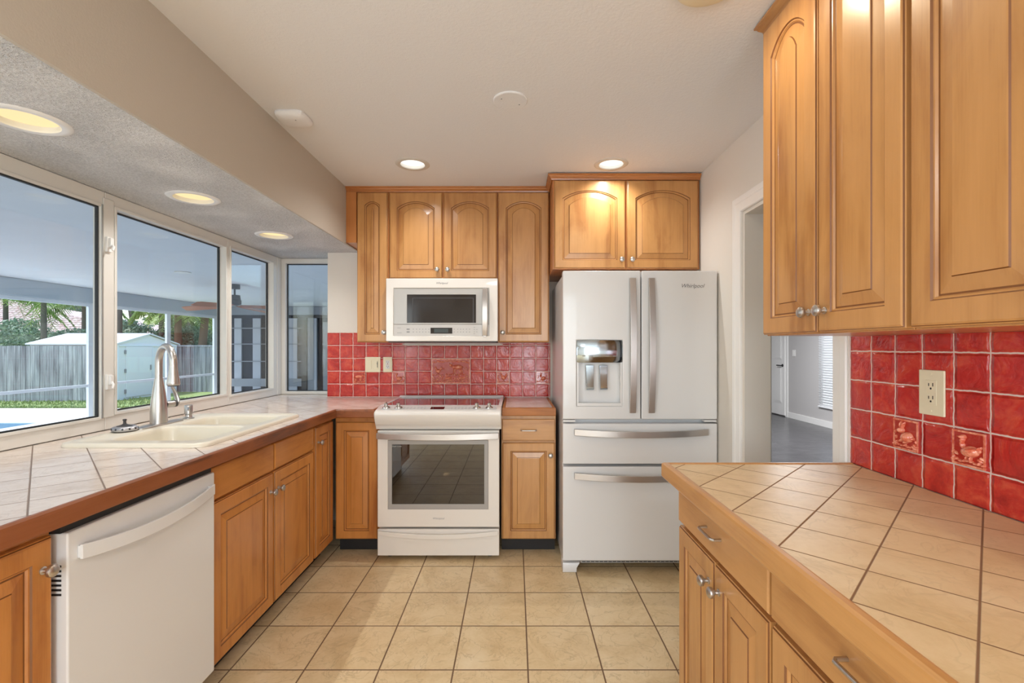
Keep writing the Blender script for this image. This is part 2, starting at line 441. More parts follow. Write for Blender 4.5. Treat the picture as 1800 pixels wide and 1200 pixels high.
class Face:
    """a vertical working plane: u along it, n out of it into the room"""
    def __init__(s, o, U, N): s.o = Vector(o); s.U = Vector(U); s.N = Vector(N)
    def __call__(s, u, z, n): return s.o+s.U*u+s.N*n+Vector((0, 0, z))
    def box(s, mb, u0, u1, z0, z1, n0, n1, m=0):
        v = [s(u, z, n) for u in (u0, u1) for z in (z0, z1) for n in (n0, n1)]
        return mb.add(v, [(0, 1, 3, 2), (4, 6, 7, 5), (0, 4, 5, 1), (2, 3, 7, 6), (0, 2, 6, 4), (1, 5, 7, 3)], m)

def panel_door(F, u0, u1, z0, z1, n, arch=0.0, fw=.052, th=.02, flat=False):
    """raised panel door as nested loops: materials 0 wood, 1 groove glaze, 2 lighter glaze"""
    mb = MB(); NA = 14
    def loop(d, w, a=0.0, zt_in=0.0):
        p = [F(u0+d, z0+d, n+w), F(u1-d, z0+d, n+w)]
        for k in range(NA+1):
            t = k/NA; u = (u1-d)+(u0-u1+2*d)*t
            q = 2*t-1; c = 1-(q*q*.85+q*q*q*q*.15)
            p.append(F(u, z1-d-zt_in+a*c-a, n+w))
        return p
    if flat:
        L = [(0, 0, 0, 0), (0, th-.004, 0, 0), (.004, th, 0, 0)]; mats = [0, 0, 0]
    else:
        a = arch; e = .012 if arch else 0
        L = [(0, 0, 0, 0), (0, th-.007, 0, 0), (.0025, th-.0055, 0, 0), (.004, th-.002, 0, 0), (.008, th, 0, 0),
             (fw, th, a, e), (fw+.003, th-.004, a, e), (fw+.006, th-.0045, a, e), (fw+.009, th-.0095, a, e), (fw+.013, th-.0095, a, e),
             (fw+.013+.030, th-.0045, a, e), (fw+.013+.032, th-.0015, a, e), (fw+.013+.035, th-.001, a, e)]
        mats = [0, 0, 1, 0, 0, 1, 0, 0, 1, 0, 1, 0]
    R = [loop(*q) for q in L]; b = len(mb.v); k_ = len(R[0])
    for r in R: mb.v += [tuple(p) for p in r]
    for k in range(len(R)-1):
        for i in range(k_):
            j = (i+1) % k_
            mb.f.append((b+k*k_+i, b+k*k_+j, b+(k+1)*k_+j, b+(k+1)*k_+i)); mb.mi.append(mats[k] if not flat else 0); mb.sm.append(False)
    mb.f.append(tuple(b+(len(R)-1)*k_+i for i in range(k_))); mb.mi.append(0); mb.sm.append(False)
    mb.f.append(tuple(b+i for i in range(k_))[::-1]); mb.mi.append(0); mb.sm.append(False)
    return mb

def knob(F, u, z, n, parent, s=1.0):
    prof = [(.0095, 0), (.0095, .002), (.006, .004), (.0052, .011), (.009, .0145), (.0148, .019), (.0160, .0235), (.0148, .028), (.0105, .0315), (.005, .0330), (.0005, .0333)]
    mb = MB().lathe([(r*s, h*s) for r, h in prof], F(u, z, n), F.N, 20)
    return obj('knob', mb, 'nickel', parent)
def pull(F, u, z, n, parent, w=.096):
    P = []
    for du, dn in ((-w/2, 0), (-w/2, .020), (-w/2+.006, .026), (w/2-.006, .026), (w/2, .020), (w/2, 0)): P.append(F(u+du, z, n+dn))
    return obj('handle', MB().tube(P, .0042, 10), 'nickel', parent)

def base_cabinet(name, label, F, u0, u1, items, mats, cat='cabinet', group=None, depth=.56, zt=.888, zb=.10, toe=True):
    """items: ('door',u0,u1,z0,z1,knob_u,knob_z) / ('drawer',u0,u1,z0,z1,pull)  F.n=0 is the frame front"""
    w, wh, cab = mats
    c = F((u0+u1)/2, 0, -depth/2)
    t = thing(name, (c.x, c.y, 0), label, cat, group)
    mb = MB()
    F.box(mb, u0, u0+.018, zb, zt, -depth, -.02); F.box(mb, u1-.018, u1, zb, zt, -depth, -.02)
    F.box(mb, u0+.018, u1-.018, zb, zb+.018, -depth, -.02); F.box(mb, u0+.018, u1-.018, zb+.018, zt, -depth, -depth+.01)
    obj('carcass', mb, cab, t)
    mb = MB(); F.box(mb, u0, u1, zb, zt, -.02, 0)
    obj('face_frame', mb, cab, t, bev=.0015)
    if toe:
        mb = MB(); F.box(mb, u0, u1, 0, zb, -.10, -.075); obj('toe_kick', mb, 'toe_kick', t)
    for it in items:
        if it[0] == 'door':
            d = obj('door', panel_door(F, it[1], it[2], it[3], it[4], .001), [w, 'glaze', 'glaze_light'], t)
            if it[5] is not None: knob(F, it[5], it[6], .021, d)
        else:
            d = obj('drawer' if it[5] else 'false_drawer_front', panel_door(F, it[1], it[2], it[3], it[4], .001, flat=True), [wh, 'glaze'], t)
            if it[5]: pull(F, (it[1]+it[2])/2, (it[3]+it[4])/2, .021, d)
    return t

def wall_cabinet(name, label, F, u0, u1, z0, z1, depth, doors, mats, group=None):
    w, wh, cab = mats
    c = F((u0+u1)/2, 0, -depth/2)
    t = thing(name, (c.x, c.y, z0), label, 'cabinet', group)
    mb = MB(); F.box(mb, u0, u1, z0, z1, -depth, 0)
    obj('carcass', mb, cab, t, bev=.0015)
    for (a, b, c0, c1, arch, ku, kz) in doors:
        d = obj('door', panel_door(F, a, b, c0, c1, .001, arch=arch), [w, 'glaze', 'glaze_light'], t)
        if ku is not None: knob(F, ku, kz, .021, d)
    return t
# ================================================================== THE ROOM
XY = lambda a, b, c: (a, b, c)
CE = 2.44
def struct_box(name, mats, *b, bev=0): return struct(name, bx(*b), mats, bev=bev)

struct_box('floor', 'floor_tile', -1.95, 1.33, -3.2, 3.79, -.06, 0)

def holed_slab(name, x0, x1, y0, y1, z, th, holes, r, mat, up=True):
    """horizontal slab whose underside (z) has round openings (thickness goes upward)"""
    s = r+.012; xs = sorted({x0, x1} | {c+d for c, _ in holes for d in (-s, s)}); ys = sorted({y0, y1} | {c+d for _, c in holes for d in (-s, s)})
    mb = MB()
    def is_hole(i, j):
        cx, cy = (xs[i]+xs[i+1])/2, (ys[j]+ys[j+1])/2
        return any(abs(cx-a) < .005 and abs(cy-b) < .005 for a, b in holes)
    mb.slab(xs, ys, is_hole, z, z+th, lambda u, v, w: (u, v, w))
    N = 32
    for a, b in holes:
        for k in range(N):
            t0, t1 = 2*PI*k/N, 2*PI*(k+1)/N
            def sq(t):
                c, q = math.cos(t), math.sin(t); m = max(abs(c), abs(q)); return (a+s*c/m, b+s*q/m)
            p0, p1 = sq(t0), sq(t1)
            mb.add([(a+r*math.cos(t0), b+r*math.sin(t0), z), (a+r*math.cos(t1), b+r*math.sin(t1), z), (*p1, z), (*p0, z)], [(0, 1, 2, 3)])
            mb.add([(a+r*math.cos(t0), b+r*math.sin(t0), z), (a+r*math.cos(t1), b+r*math.sin(t1), z), (a+r*math.cos(t1), b+r*math.sin(t1), z+th), (a+r*math.cos(t0), b+r*math.sin(t0), z+th)], [(0, 1, 2, 3)])
    return struct(name, mb, mat)

CEIL_CANS = [(-.622, 2.888), (.586, 2.888)]
SOFF_CANS = [(-1.557, .74), (-1.557, 1.51), (-1.557, 2.30), (-1.557, 3.07)]
holed_slab('ceiling', -1.175, 1.33, -3.2, 3.79, CE, .06, CEIL_CANS, .0775, 'ceiling_paint')
so = holed_slab('soffit', -1.925, -1.187, -3.2, 3.96, 2.05, .03, SOFF_CANS, .088, 'popcorn')
struct_box('wall_soffit', 'shaded_wall_paint', -1.187, -1.175, -3.2, 3.64, 2.046, CE)

# left wall with the long window opening; its lower part carries the counter
mb = MB().slab([-3.2, -2.6, -.30, .5, 3.96], [0, .12, .94, 2.05, CE], lambda i, j: (i == 3 and j == 2) or (i == 1 and j in (1, 2)), -2.02, -1.925, lambda u, v, w: (w, u, v))  # opening behind the camera made for the left fill
struct('wall_left', mb, 'wall_paint')
struct_box('wall_bay', 'wall_paint', -1.925, -1.436, 3.865, 3.96, 0, .94)
mb = MB().slab([-1.436, 1.19], [0, CE], None, 3.64, 3.79, lambda u, v, w: (u, w, v))
struct('wall_back', mb, 'wall_paint')
struct_box('wall_return', 'wall_paint', -1.436, -1.35, 3.79, 3.96, 0, 2.05)
mb = MB().slab([-3.2, 1.76, 2.48, 3.79], [0, 2.035, CE], lambda i, j: i == 1 and j == 0, 1.19, 1.33, lambda u, v, w: (w, u, v))
struct('wall_right', mb, 'wall_paint')
# back of the room, behind the camera, with an unglazed opening made for the rear fill
mb = MB().slab([-1.95, -.06, 1.16, 1.33], [0, .18, 2.3, CE], lambda i, j: i == 1 and j == 1, -3.32, -3.2, lambda u, v, w: (u, w, v))
struct('wall_rear', mb, 'wall_paint')

# door casing round the opening in the right wall
def casing(name, y0, y1, z1, w, x, dx):
    mb = MB()
    prof = [(0, 0), (0, .010), (.004, .014), (w*.55, .016), (w*.62, .019), (w-.004, .019), (w, .015), (w, 0)]
    def ring(y, z, sy, sz):  # profile runs outward from opening edge (y,z)
        return [(x-dx*b, y+sy*a, z+sz*a) for a, b in prof]
    mb.loft([ring(y0, 0, -1, 0), ring(y0, z1, -1, 1), ring(y1, z1, 1, 1), ring(y1, 0, 1, 0)], 0, True)
    return struct(name, mb, 'trim_paint')
casing('trim_1', 1.76, 2.48, 2.035, .080, 1.19, 1)
casing('trim_2', 1.76, 2.48, 2.035, .080, 1.33, -1)
# painted jamb lining inside the opening
mb = MB(); mb.box(1.192, 1.328, 2.462, 2.4795, 0, 2.017); mb.box(1.192, 1.328, 1.7605, 1.778, 0, 2.017); mb.box(1.192, 1.328, 1.7605, 2.4795, 2.017, 2.0345)
struct('trim_3', mb, 'wall_paint')

# ---- the hallway room beyond
struct_box('floor_hall', 'hall_floor', 1.33, 5.25, -.5, 11.0, -.06, 0)
struct_box('ceiling_hall', 'ceiling_paint', 1.33, 5.25, -.5, 11.0, 2.5, 2.55)
mb = MB().slab([-.5, 7.05, 8.0, 11.0], [0, .32, 2.1, 2.5], lambda i, j: i == 1 and j == 1, 5.15, 5.25, lambda u, v, w: (w, u, v))
struct('wall_hall_right', mb, 'hall_paint')
struct_box('wall_hall_end', 'hall_paint', 1.33, 5.25, 11.0, 11.1, 0, 2.5)
struct_box('wall_hall_near', 'hall_paint', 1.33, 5.25, -.6, -.5, 0, 2.5)
struct_box('wall_hall_left', 'hall_paint', 1.20, 1.33, 3.79, 11.0, 0, 2.5)
mb = MB(); mb.box(5.135, 5.15, -.5, 8.93, 0, .10); mb.box(5.135, 5.15, 9.9, 11, 0, .10)
struct('baseboard_hall', mb, 'trim_paint')
light('hall_fill_light', 'AREA', (3.2, 6.5, 2.45), 190, (.95, .97, 1.0), (0, 0, 0), 1.6)  # added ceiling fill to brighten the room beyond; no fixture
# panelled interior door in the hall
FH = Face((5.15, 0, 0), (0, 1, 0), (-1, 0, 0))
mb = MB(); FH.box(mb, 9.0, 9.82, 0.02, 2.03, .002, .03)
for (a, b, c, d) in ((9.1, 9.36, .25, .95), (9.46, 9.72, .25, .95), (9.1, 9.36, 1.08, 1.62), (9.46, 9.72, 1.08, 1.62), (9.1, 9.36, 1.74, 1.92), (9.46, 9.72, 1.74, 1.92)):
    FH.box(mb, a, b, c, d, .03, .034); FH.box(mb, a+.03, b-.03, c+.03, d-.03, .034, .040)
dr = struct('door_1', mb, 'trim_paint', bev=.004)
mb = MB().tube([FH(9.07, .97, .03), FH(9.07, .97, .075), FH(9.19, .97, .08)], .011, 10); mb.cyl(FH(9.07, .97, .03), FH(9.07, .97, .038), .028)
obj('door_handle', mb, 'black_plastic', dr, kind='structure')
mb = MB(); FH.box(mb, 8.93, 9.0, 0, 2.1, .001, .02); FH.box(mb, 9.82, 9.89, 0, 2.1, .001, .02); FH.box(mb, 9.0, 9.82, 2.035, 2.1, .001, .02)
struct('trim_4', mb, 'trim_paint')
mb = MB(); FH.box(mb, 8.70, 8.79, 1.15, 1.27, .001, .010)
sw = obj('light_switch', mb, 'white_plastic', bev=.002, label='white light switch plate on the grey wall of the far room, left of the blinds', category='light switch')
mb = MB(); FH.box(mb, 8.73, 8.76, 1.18, 1.24, .0095, .014); obj('rocker', mb, 'white_plastic', sw)
# window with blinds in the hall
mb = MB().slab([7.05, 7.10, 7.95, 8.0], [.32, .37, 2.05, 2.1], lambda i, j: i == 1 and j == 1, .0, .05, lambda u, v, w: FH(u, v, -.06+w))
w5 = struct('window_5', mb, 'trim_paint')
mb = MB(); FH.box(mb, 7.10, 7.95, .37, 2.05, -.04, -.035); obj('window_pane', mb, 'hall_window_glow', w5, kind='structure')
bl = thing('window_blind', FH(7.525, .3, .02), 'white slatted blind hanging on the window of the far room', 'blind')
mb = MB()
for k in range(42):
    z = .36+k*.041
    a = .030*math.sin(.5); b = .030*math.cos(.5)
    v = [FH(7.03, z-b/2-.003, .004), FH(8.02, z-b/2-.003, .004), FH(8.02, z+b/2, .004+a), FH(7.03, z+b/2, .004+a)]
    mb.add(v+[p+Vector((0, 0, .003)) for p in v], [(0, 1, 2, 3), (4, 5, 6, 7), (0, 1, 5, 4), (1, 2, 6, 5), (2, 3, 7, 6), (3, 0, 4, 7)])
obj('slats', mb, 'blind_white', bl)
mb = MB(); FH.box(mb, 7.03, 8.02, 2.08, 2.13, .004, .045); obj('headrail', mb, 'blind_white', bl)
mb = MB(); FH.box(mb, 7.03, 8.02, .315, .335, .004, .03); obj('bottom_rail', mb, 'blind_white', bl)

# ================================================================== KITCHEN WINDOWS
WX0, WX1 = -1.985, -1.905      # frame depth
def window_L(name, y0, y1, gy0, gy1, gz0, gz1, mat='window_paint', gx=-1.950):
    mb = MB().slab([y0, gy0, gy1, y1], [.942, gz0, gz1, 2.048], lambda i, j: i == 1 and j == 1, gx-.014, WX1, lambda u, v, w: (w, u, v))
    f = struct(name, mb, mat, bev=.003)
    # raised inner bead + dark gasket
    b = .012
    mb = MB().slab([gy0-b, gy0+.001, gy1-.001, gy1+b], [gz0-b, gz0+.001, gz1-.001, gz1+b], lambda i, j: i == 1 and j == 1, WX1-.001, WX1+.006, lambda u, v, w: (w, u, v))
    obj('window_bead', mb, mat, f, bev=.002, kind='structure')
    g = .006
    mb = MB().slab([gy0+.0005, gy0+g, gy1-g, gy1-.0005], [gz0+.0005, gz0+g, gz1-g, gz1-.0005], lambda i, j: i == 1 and j == 1, gx-.007, gx+.007, lambda u, v, w: (w, u, v))
    obj('gasket', mb, 'rubber', f, kind='structure')
    mb = bx(gx-.0025, gx+.0025, gy0+.002, gy1-.002, gz0+.002, gz1-.002)
    obj('window_pane', mb, 'glass', f, kind='structure')
    return f
def latch(z, y, f):
    mb = MB(); mb.box(WX1, WX1+.012, y-.014, y+.014, z-.035, z+.035); mb.box(WX1+.012, WX1+.024, y-.009, y+.009, z-.012, z+.030)
    mb.tube([(WX1+.02, y, z+.0), (WX1+.034, y-.006, z-.012), (WX1+.034, y-.012, z-.030)], .006, 8)
    obj('window_latch', mb, 'trim_paint', f, bev=.002, kind='structure')
w1 = window_L('window_1', .502, 2.205, .56, 2.178, 1.007, 1.975, gx=-1.917)
mb = bx(WX1, WX1+.008, 2.179, 2.187, 1.0, 1.985); obj('window_track', mb, 'alu', w1, kind='structure')
w2 = window_L('window_2', 2.207, 3.150, 2.266, 3.125, 1.018, 1.985)
mb = bx(WX1, WX1+.006, 2.192, 2.250, 1.0, 2.02); obj('window_mullion', mb, 'window_paint', w2, bev=.003, kind='structure')
WX1_ = WX1; WX1 = WX1+.006
latch(1.165, 2.212, w2); latch(1.805, 2.212, w2); WX1 = WX1_
w3 = window_L('window_3', 3.152, 3.800, 3.182, 3.735, 1.005, 1.990)
struct_box('trim_5', 'window_paint', WX0, WX1+.004, 3.802, 3.862, .942, 2.048, bev=.003)
mb = MB().slab([-1.922, -1.870, -1.50, -1.437], [.942, .966, 2.008, 2.048], lambda i, j: i == 1 and j == 1, 3.868, 3.915, lambda u, v, w: (u, w, v))
w4 = struct('window_4', mb, 'window_paint', bev=.003)
mb = MB().slab([-1.8695, -1.863, -1.506, -1.5005], [.9665, .972, 2.001, 2.0075], lambda i, j: i == 1 and j == 1, 3.895, 3.91, lambda u, v, w: (u, w, v))
obj('gasket', mb, 'rubber', w4, kind='structure')
obj('window_pane', bx(-1.868, -1.502, 3.900, 3.905, .968, 2.006), 'glass', w4, kind='structure')

# ================================================================== LIGHTS IN THE CEILING
def can_light(x, y, z, r, label, group, lens, power, col, ring='white_plastic'):
    t = thing('recessed_light', (x, y, z), label, 'ceiling light', group)
    mb = MB().lathe([(r-.004, .002), (r-.004, -.004), (r+.004, -.006), (r+.020, -.005), (r+.026, -.0005), (r+.026, 0), (r-.004, .002)], (x, y, z), n=40, cap=False)
    obj('trim_ring', mb, ring, t)
    mb = MB().lathe([(r-.003, .001), (r-.003, .028)], (x, y, z), n=40, cap=False)
    obj('baffle', mb, 'white_plastic', t)
    mb = MB().lathe([(r-.004, .016), (r-.004, .021)], (x, y, z), n=40); obj('lens', mb, lens, t)
    l = light('downlight', 'SPOT', (x, y, z-.004), power, col, radius=.006); l.data.spot_size = math.radians(150); l.data.spot_blend = 1.0; return t
names = ['nearest of the four', 'second from the camera', 'third from the camera', 'furthest, by the corner window']
for (x, y), nm in zip(SOFF_CANS, ['cut by the left edge of view', 'large in the soffit near the left edge of view', 'in the soffit above the sink', 'small in the soffit near the corner window']):
    if y < 1: continue
    can_light(x, y, 2.05, .088, 'yellow-lit round recessed light %s' % nm, 'recessed lights in the textured soffit', 'warm_lens', 15.0, (.98, .96, .93), 'trim_paint')
can_light(*CEIL_CANS[0], CE, .0775, 'white-lit recessed ceiling light above the microwave', 'recessed lights in the main ceiling', 'white_lens', 24, (.98, .98, .97), 'can_ring')
can_light(*CEIL_CANS[1], CE, .0775, 'white-lit recessed ceiling light above the refrigerator cabinet', 'recessed lights in the main ceiling', 'white_lens', 24, (.98, .98, .97), 'can_ring')
# round disc light at the near right of the ceiling, blank cover plate and square detector
mb = MB().lathe([(.001, -.030), (.075, -.030), (.098, -.018), (.104, 0), (.001, 0)], (.586, 1.430, CE), n=40)
t = obj('dome_fixture', mb, 'ivory', label='beige dome light fixture on the ceiling at the top edge by the right cabinets', category='ceiling fixture')
light('dome_fixture_lamp', 'AREA', (.586, 1.430, CE-.045), 3.2, (1, .86, .62), (0, 0, 0), .14)
t = thing('ceiling_cover_plate', (-.02, 2.138, CE), 'round white blank cover plate in the middle of the ceiling', 'cover plate')
obj('plate', MB().lathe([(.001, -.007), (.074, -.007), (.078, -.004), (.078, 0), (.001, 0)], (-.02, 2.138, CE), n=40), 'ceiling_paint', t)
for a in (-.05, .05): obj('screw', MB().lathe([(.003, -.009), (.003, -.0065)], (-.02+a*.8, 2.138+a*.5, CE), n=10), 'mark_grey', t)
t = thing('smoke_detector', (-1.066, 2.291, CE), 'square white rounded detector on the ceiling beside the soffit', 'detector')
mb = MB()
def sqr(r, z, n=32, p=5):
    o = []
    for k in range(n):
        a = 2*PI*k/n; c, s_ = math.cos(a), math.sin(a); q = (abs(c)**p+abs(s_)**p)**(-1/p); o.append((-1.066+r*c*q, 2.291+r*s_*q, CE+z))
    return o
mb.loft([sqr(.070, 0), sqr(.073, -.008), sqr(.070, -.018), sqr(.058, -.028), sqr(.030, -.031)], 0, True, True)
obj('housing', mb, 'ceiling_paint', t)
obj('indicator', MB().lathe([(.003, -.0325), (.003, -.030)], (-1.045, 2.262, CE), n=10), 'mark_grey', t)

# ================================================================== CABINETS
FL = Face((-1.170, 0, 0), (0, 1, 0), (1, 0, 0))
FB = Face((0, 3.040, 0), (1, 0, 0), (0, -1, 0))
FR = Face((.585, 0, 0), (0, 1, 0), (-1, 0, 0))
FU = Face((.861, 0, 0), (0, 1, 0), (-1, 0, 0))
FBU = Face((0, 3.310, 0), (1, 0, 0), (0, -1, 0))
FFU = Face((0, 3.050, 0), (1, 0, 0), (0, -1, 0))
LW = ('leftwood_z', 'leftwood_y', 'leftwood_z'); BW = ('leftwood_z', 'wood_x', 'redwood_z'); RW = ('wood_z', 'wood_y', 'wood_z')
CG = 'base cabinets under the left counter'
base_cabinet('base_cabinet', 'orange-brown base cabinet left of the dishwasher with one tall door', FL, .70, 1.192,
    [('door', .72, 1.182, .115, .860, 1.155, .785)], LW, group=CG)
base_cabinet('sink_cabinet', 'two-door sink base cabinet with two false drawer fronts right of the dishwasher', FL, 1.792, 2.730,
    [('false', 1.802, 2.262, .742, .866, None), ('false', 2.275, 2.712, .742, .866, None),
     ('door', 1.802, 2.262, .105, .730, 2.232, .645), ('door', 2.275, 2.712, .105, .730, 2.305, .645)], LW, group=CG)
base_cabinet('base_cabinet', 'narrow tall-door base cabinet between the sink cabinet and the corner', FL, 2.732, 3.036,
    [('door', 2.742, 3.004, .105, .862, 2.775, .770)], LW, group=CG)
base_cabinet('corner_cabinet', 'corner base cabinet with one tall plain door left of the range', FB, -1.148, -.864,
    [('door', -1.140, -.874, .105, .850, None, None)], ('leftwood_z', 'leftwood_x', 'leftwood_z'), group='base cabinets on the back wall')
base_cabinet('drawer_cabinet', 'narrow base cabinet with one drawer over one door between range and refrigerator', FB, -.086, .262,
    [('drawer', -.080, .255, .732, .868, True), ('door', -.080, .255, .105, .718, .226, .640)], ('wood_z', 'wood_x', 'wood_z'), group='base cabinets on the back wall')
def right_unit(y0, y1, lab):
    ym = (y0+y1)/2
    return base_cabinet('base_cabinet', lab, FR, y0, y1,
        [('drawer', y0+.006, y1-.004, .732, .868, True), ('door', y0+.006, ym-.004, .105, .716, ym-.034, .650), ('door', ym+.004, y1-.004, .105, .716, ym+.034, .650)],
        RW, group='drawer and door cabinets under the right counter')
right_unit(1.052, 1.640, 'right counter base cabinet at the far end, its two knobs in view')
right_unit(.462, 1.050, 'right counter base cabinet nearest the camera, only its drawer handle in view')

UW = ('wood_z', 'wood_x', 'redwood_z')
# back wall uppers; A = arch
wall_cabinet('wall_cabinet', 'narrow tall arched wall cabinet left of the microwave', FBU, -1.100, -.879, 1.36, 2.405, .326,
    [(-1.094, -.884, 1.362, 2.400, .026, -.903, 1.428)], UW, 'arched wall cabinets on the back wall')
wall_cabinet('wall_cabinet', 'short double-door wall cabinet above the microwave', FBU, -.877, -.121, 1.80, 2.405, .326,
    [(-.870, -.504, 1.804, 2.400, .045, -.536, 1.862), (-.494, -.126, 1.804, 2.400, .045, -.464, 1.862)], UW, 'arched wall cabinets on the back wall')
wall_cabinet('wall_cabinet', 'tall arched wall cabinet with one door right of the microwave', FBU, -.119, .240, 1.36, 2.405, .326,
    [(-.114, .236, 1.362, 2.400, .045, -.084, 1.428)], UW, 'arched wall cabinets on the back wall')
wall_cabinet('wall_cabinet', 'deep double-door wall cabinet above the refrigerator', FFU, .243, 1.186, 1.826, 2.398, .58,
    [(.252, .706, 1.830, 2.392, .050, .680, 1.884), (.718, 1.172, 1.830, 2.392, .050, .746, 1.884)], UW)
t = thing('filler_panel', (-1.137, 3.46, 2.052), 'narrow reddish wood filler panel between the soffit and the back wall cabinets', 'filler panel')
obj('panel', bx(-1.174, -1.102, 3.300, 3.634, 2.053, 2.405), 'redwood_z', t, bev=.001)

# right wall uppers
wall_cabinet('wall_cabinet', 'large arched double-door wall cabinet on the right wall, its two knobs together', FU, 1.022, 1.618, 1.366, 2.398, .324,
    [(1.026, 1.318, 1.370, 2.392, .050, 1.338-.052, 1.428), (1.326, 1.612, 1.370, 2.392, .050, 1.356, 1.428)], ('wood_z', 'wood_y', 'wood_z'), 'arched wall cabinets on the right wall')
wall_cabinet('wall_cabinet', 'arched wall cabinet on the right wall nearest the camera, cut by the right edge', FU, .400, 1.018, 1.366, 2.398, .324,
    [(.712, 1.012, 1.370, 2.392, .050, .742, 1.440), (.406, .704, 1.370, 2.392, .050, .674, 1.440)], ('wood_z', 'wood_y', 'wood_z'), 'arched wall cabinets on the right wall')

# crown mouldings (profile: outward, z)
CR = [(0, 0), (.008, 0), (.010, .008), (.020, .018), (.024, .026), (.030, .028), (.030, .034), (0, .034)]
def crown(path, label, mat):
    mb = MB().sweep(CR, path); o = obj('crown_moulding', mb, mat, label=label, category='moulding'); return o
crown([(-1.174, 3.312, 2.4055), (.2415, 3.312, 2.4055)], 'reddish wood crown moulding along the cabinets over the microwave', 'redwood_x')
crown([(.242, 3.275, 2.3985), (.242, 3.049, 2.3985), (1.188, 3.049, 2.3985)], 'wood crown moulding round the cabinet above the refrigerator', 'redwood_x')
crown([(1.188, 1.619, 2.3985), (.860, 1.619, 2.3985), (.860, .40, 2.3985)][::-1] if False else [(.860, .40, 2.3985), (.860, 1.619, 2.3985), (1.188, 1.619, 2.3985)][::-1], 'wood crown moulding on top of the right wall cabinets', 'wood_y')

# ================================================================== COUNTERS
def counter(name, label, cells, mat):
    t = thing(name, cells['loc'], label, 'countertop')
    mb = MB().slab(cells['xs'], cells['ys'], cells['skip'], cells['z']-.046, cells['z'], lambda u, v, w: (u, v, w))
    obj('tile_surface', mb, mat, t)
    return t
ED = [(0, 0), (0, .046), (.001, .0505), (.006, .0525), (.014, .052), (.0195, .048), (.0205, .042), (.0205, .006), (.018, .001), (.015, 0)]
ZL = .940
xs = [-1.903, -1.695, -1.245, -1.120, -.884]; ys = [.45, 1.90, 2.59, 2.942, 3.634]
tL = counter('countertop', 'L-shaped pinkish tiled counter with dark wood edge under the windows', dict(loc=(-1.5, 2, .894), xs=xs, ys=ys, z=ZL,
    skip=lambda i, j: (i == 1 and j == 1) or (i == 3 and j < 3)), 'counter_tile_sheen')
mb = MB().slab([-1.903, -1.438], [3.634, 3.864], None, ZL-.046, ZL, lambda u, v, w: (u, v, w)); obj('tile_surface', mb, 'counter_tile_sheen', tL)
mb = MB().sweep([(a, b) for a, b in ED], [(-1.120, .45, ZL-.050), (-1.120, 2.942, ZL-.050), (-.884, 2.942, ZL-.050), (-.884, 3.632, ZL-.050)])
obj('wood_edge', mb, 'edge_y', tL)
tS = counter('countertop', 'small square of tiled counter between the range and the refrigerator', dict(loc=(.09, 3.3, .894), xs=[-.060, .240], ys=[3.03, 3.634], z=ZL, skip=None), 'counter_tile_sheen')  # paler tile copy used to lift this shaded counter
mb = MB().sweep(ED, [(-.060, 3.632, ZL-.050), (-.060, 3.03, ZL-.050), (.240, 3.03, ZL-.050), (.240, 3.632, ZL-.050)]); obj('wood_edge', mb, 'edge_small', tS)
ZR = .921
tR = counter('countertop', 'wide tan tiled counter with orange wood edge in the right foreground', dict(loc=(.85, 1, .88), xs=[.540, 1.178], ys=[.30, 1.648], z=ZR, skip=None), 'counter_right_tile')
mb = MB().sweep([(a*1.15, b*1.02) for a, b in ED], [(1.178, 1.648, ZR-.050), (.540, 1.648, ZR-.050), (.540, .30, ZR-.050)][::-1] if False else [(1.178, 1.648, ZR-.050), (.540, 1.648, ZR-.050), (.540, .30, ZR-.050)])
EDGE_R = mb
obj('wood_edge', mb, 'wood_y', tR)

# ================================================================== BACKSPLASH
bs = thing('tile_backsplash', (-.6, 3.636, .94), 'red glazed tile backsplash behind the range on the back wall', 'backsplash')
mb = MB().slab([-1.436, -1.094, .27], [.942, 1.358, 1.438], lambda i, j: i == 1 and j == 1, 3.6345, 3.6395, lambda u, v, w: (u, w, v))
obj('tile_field', mb, 'red_tile_back', bs)
br = thing('tile_backsplash', (1.186, 1.0, .92), 'red glazed tile backsplash on the right wall above the tan counter', 'backsplash')
mb = MB().slab([.30, 1.672], [.9215, 1.3655], None, 1.1815, 1.1895, lambda u, v, w: (w, u, v))
obj('tile_field', mb, 'red_tile_right', br)
mb = bx(1.1775, 1.1885, 1.6725, 1.679, .922, 1.40); obj('grout_edge', mb, 'plaster_gray', br)

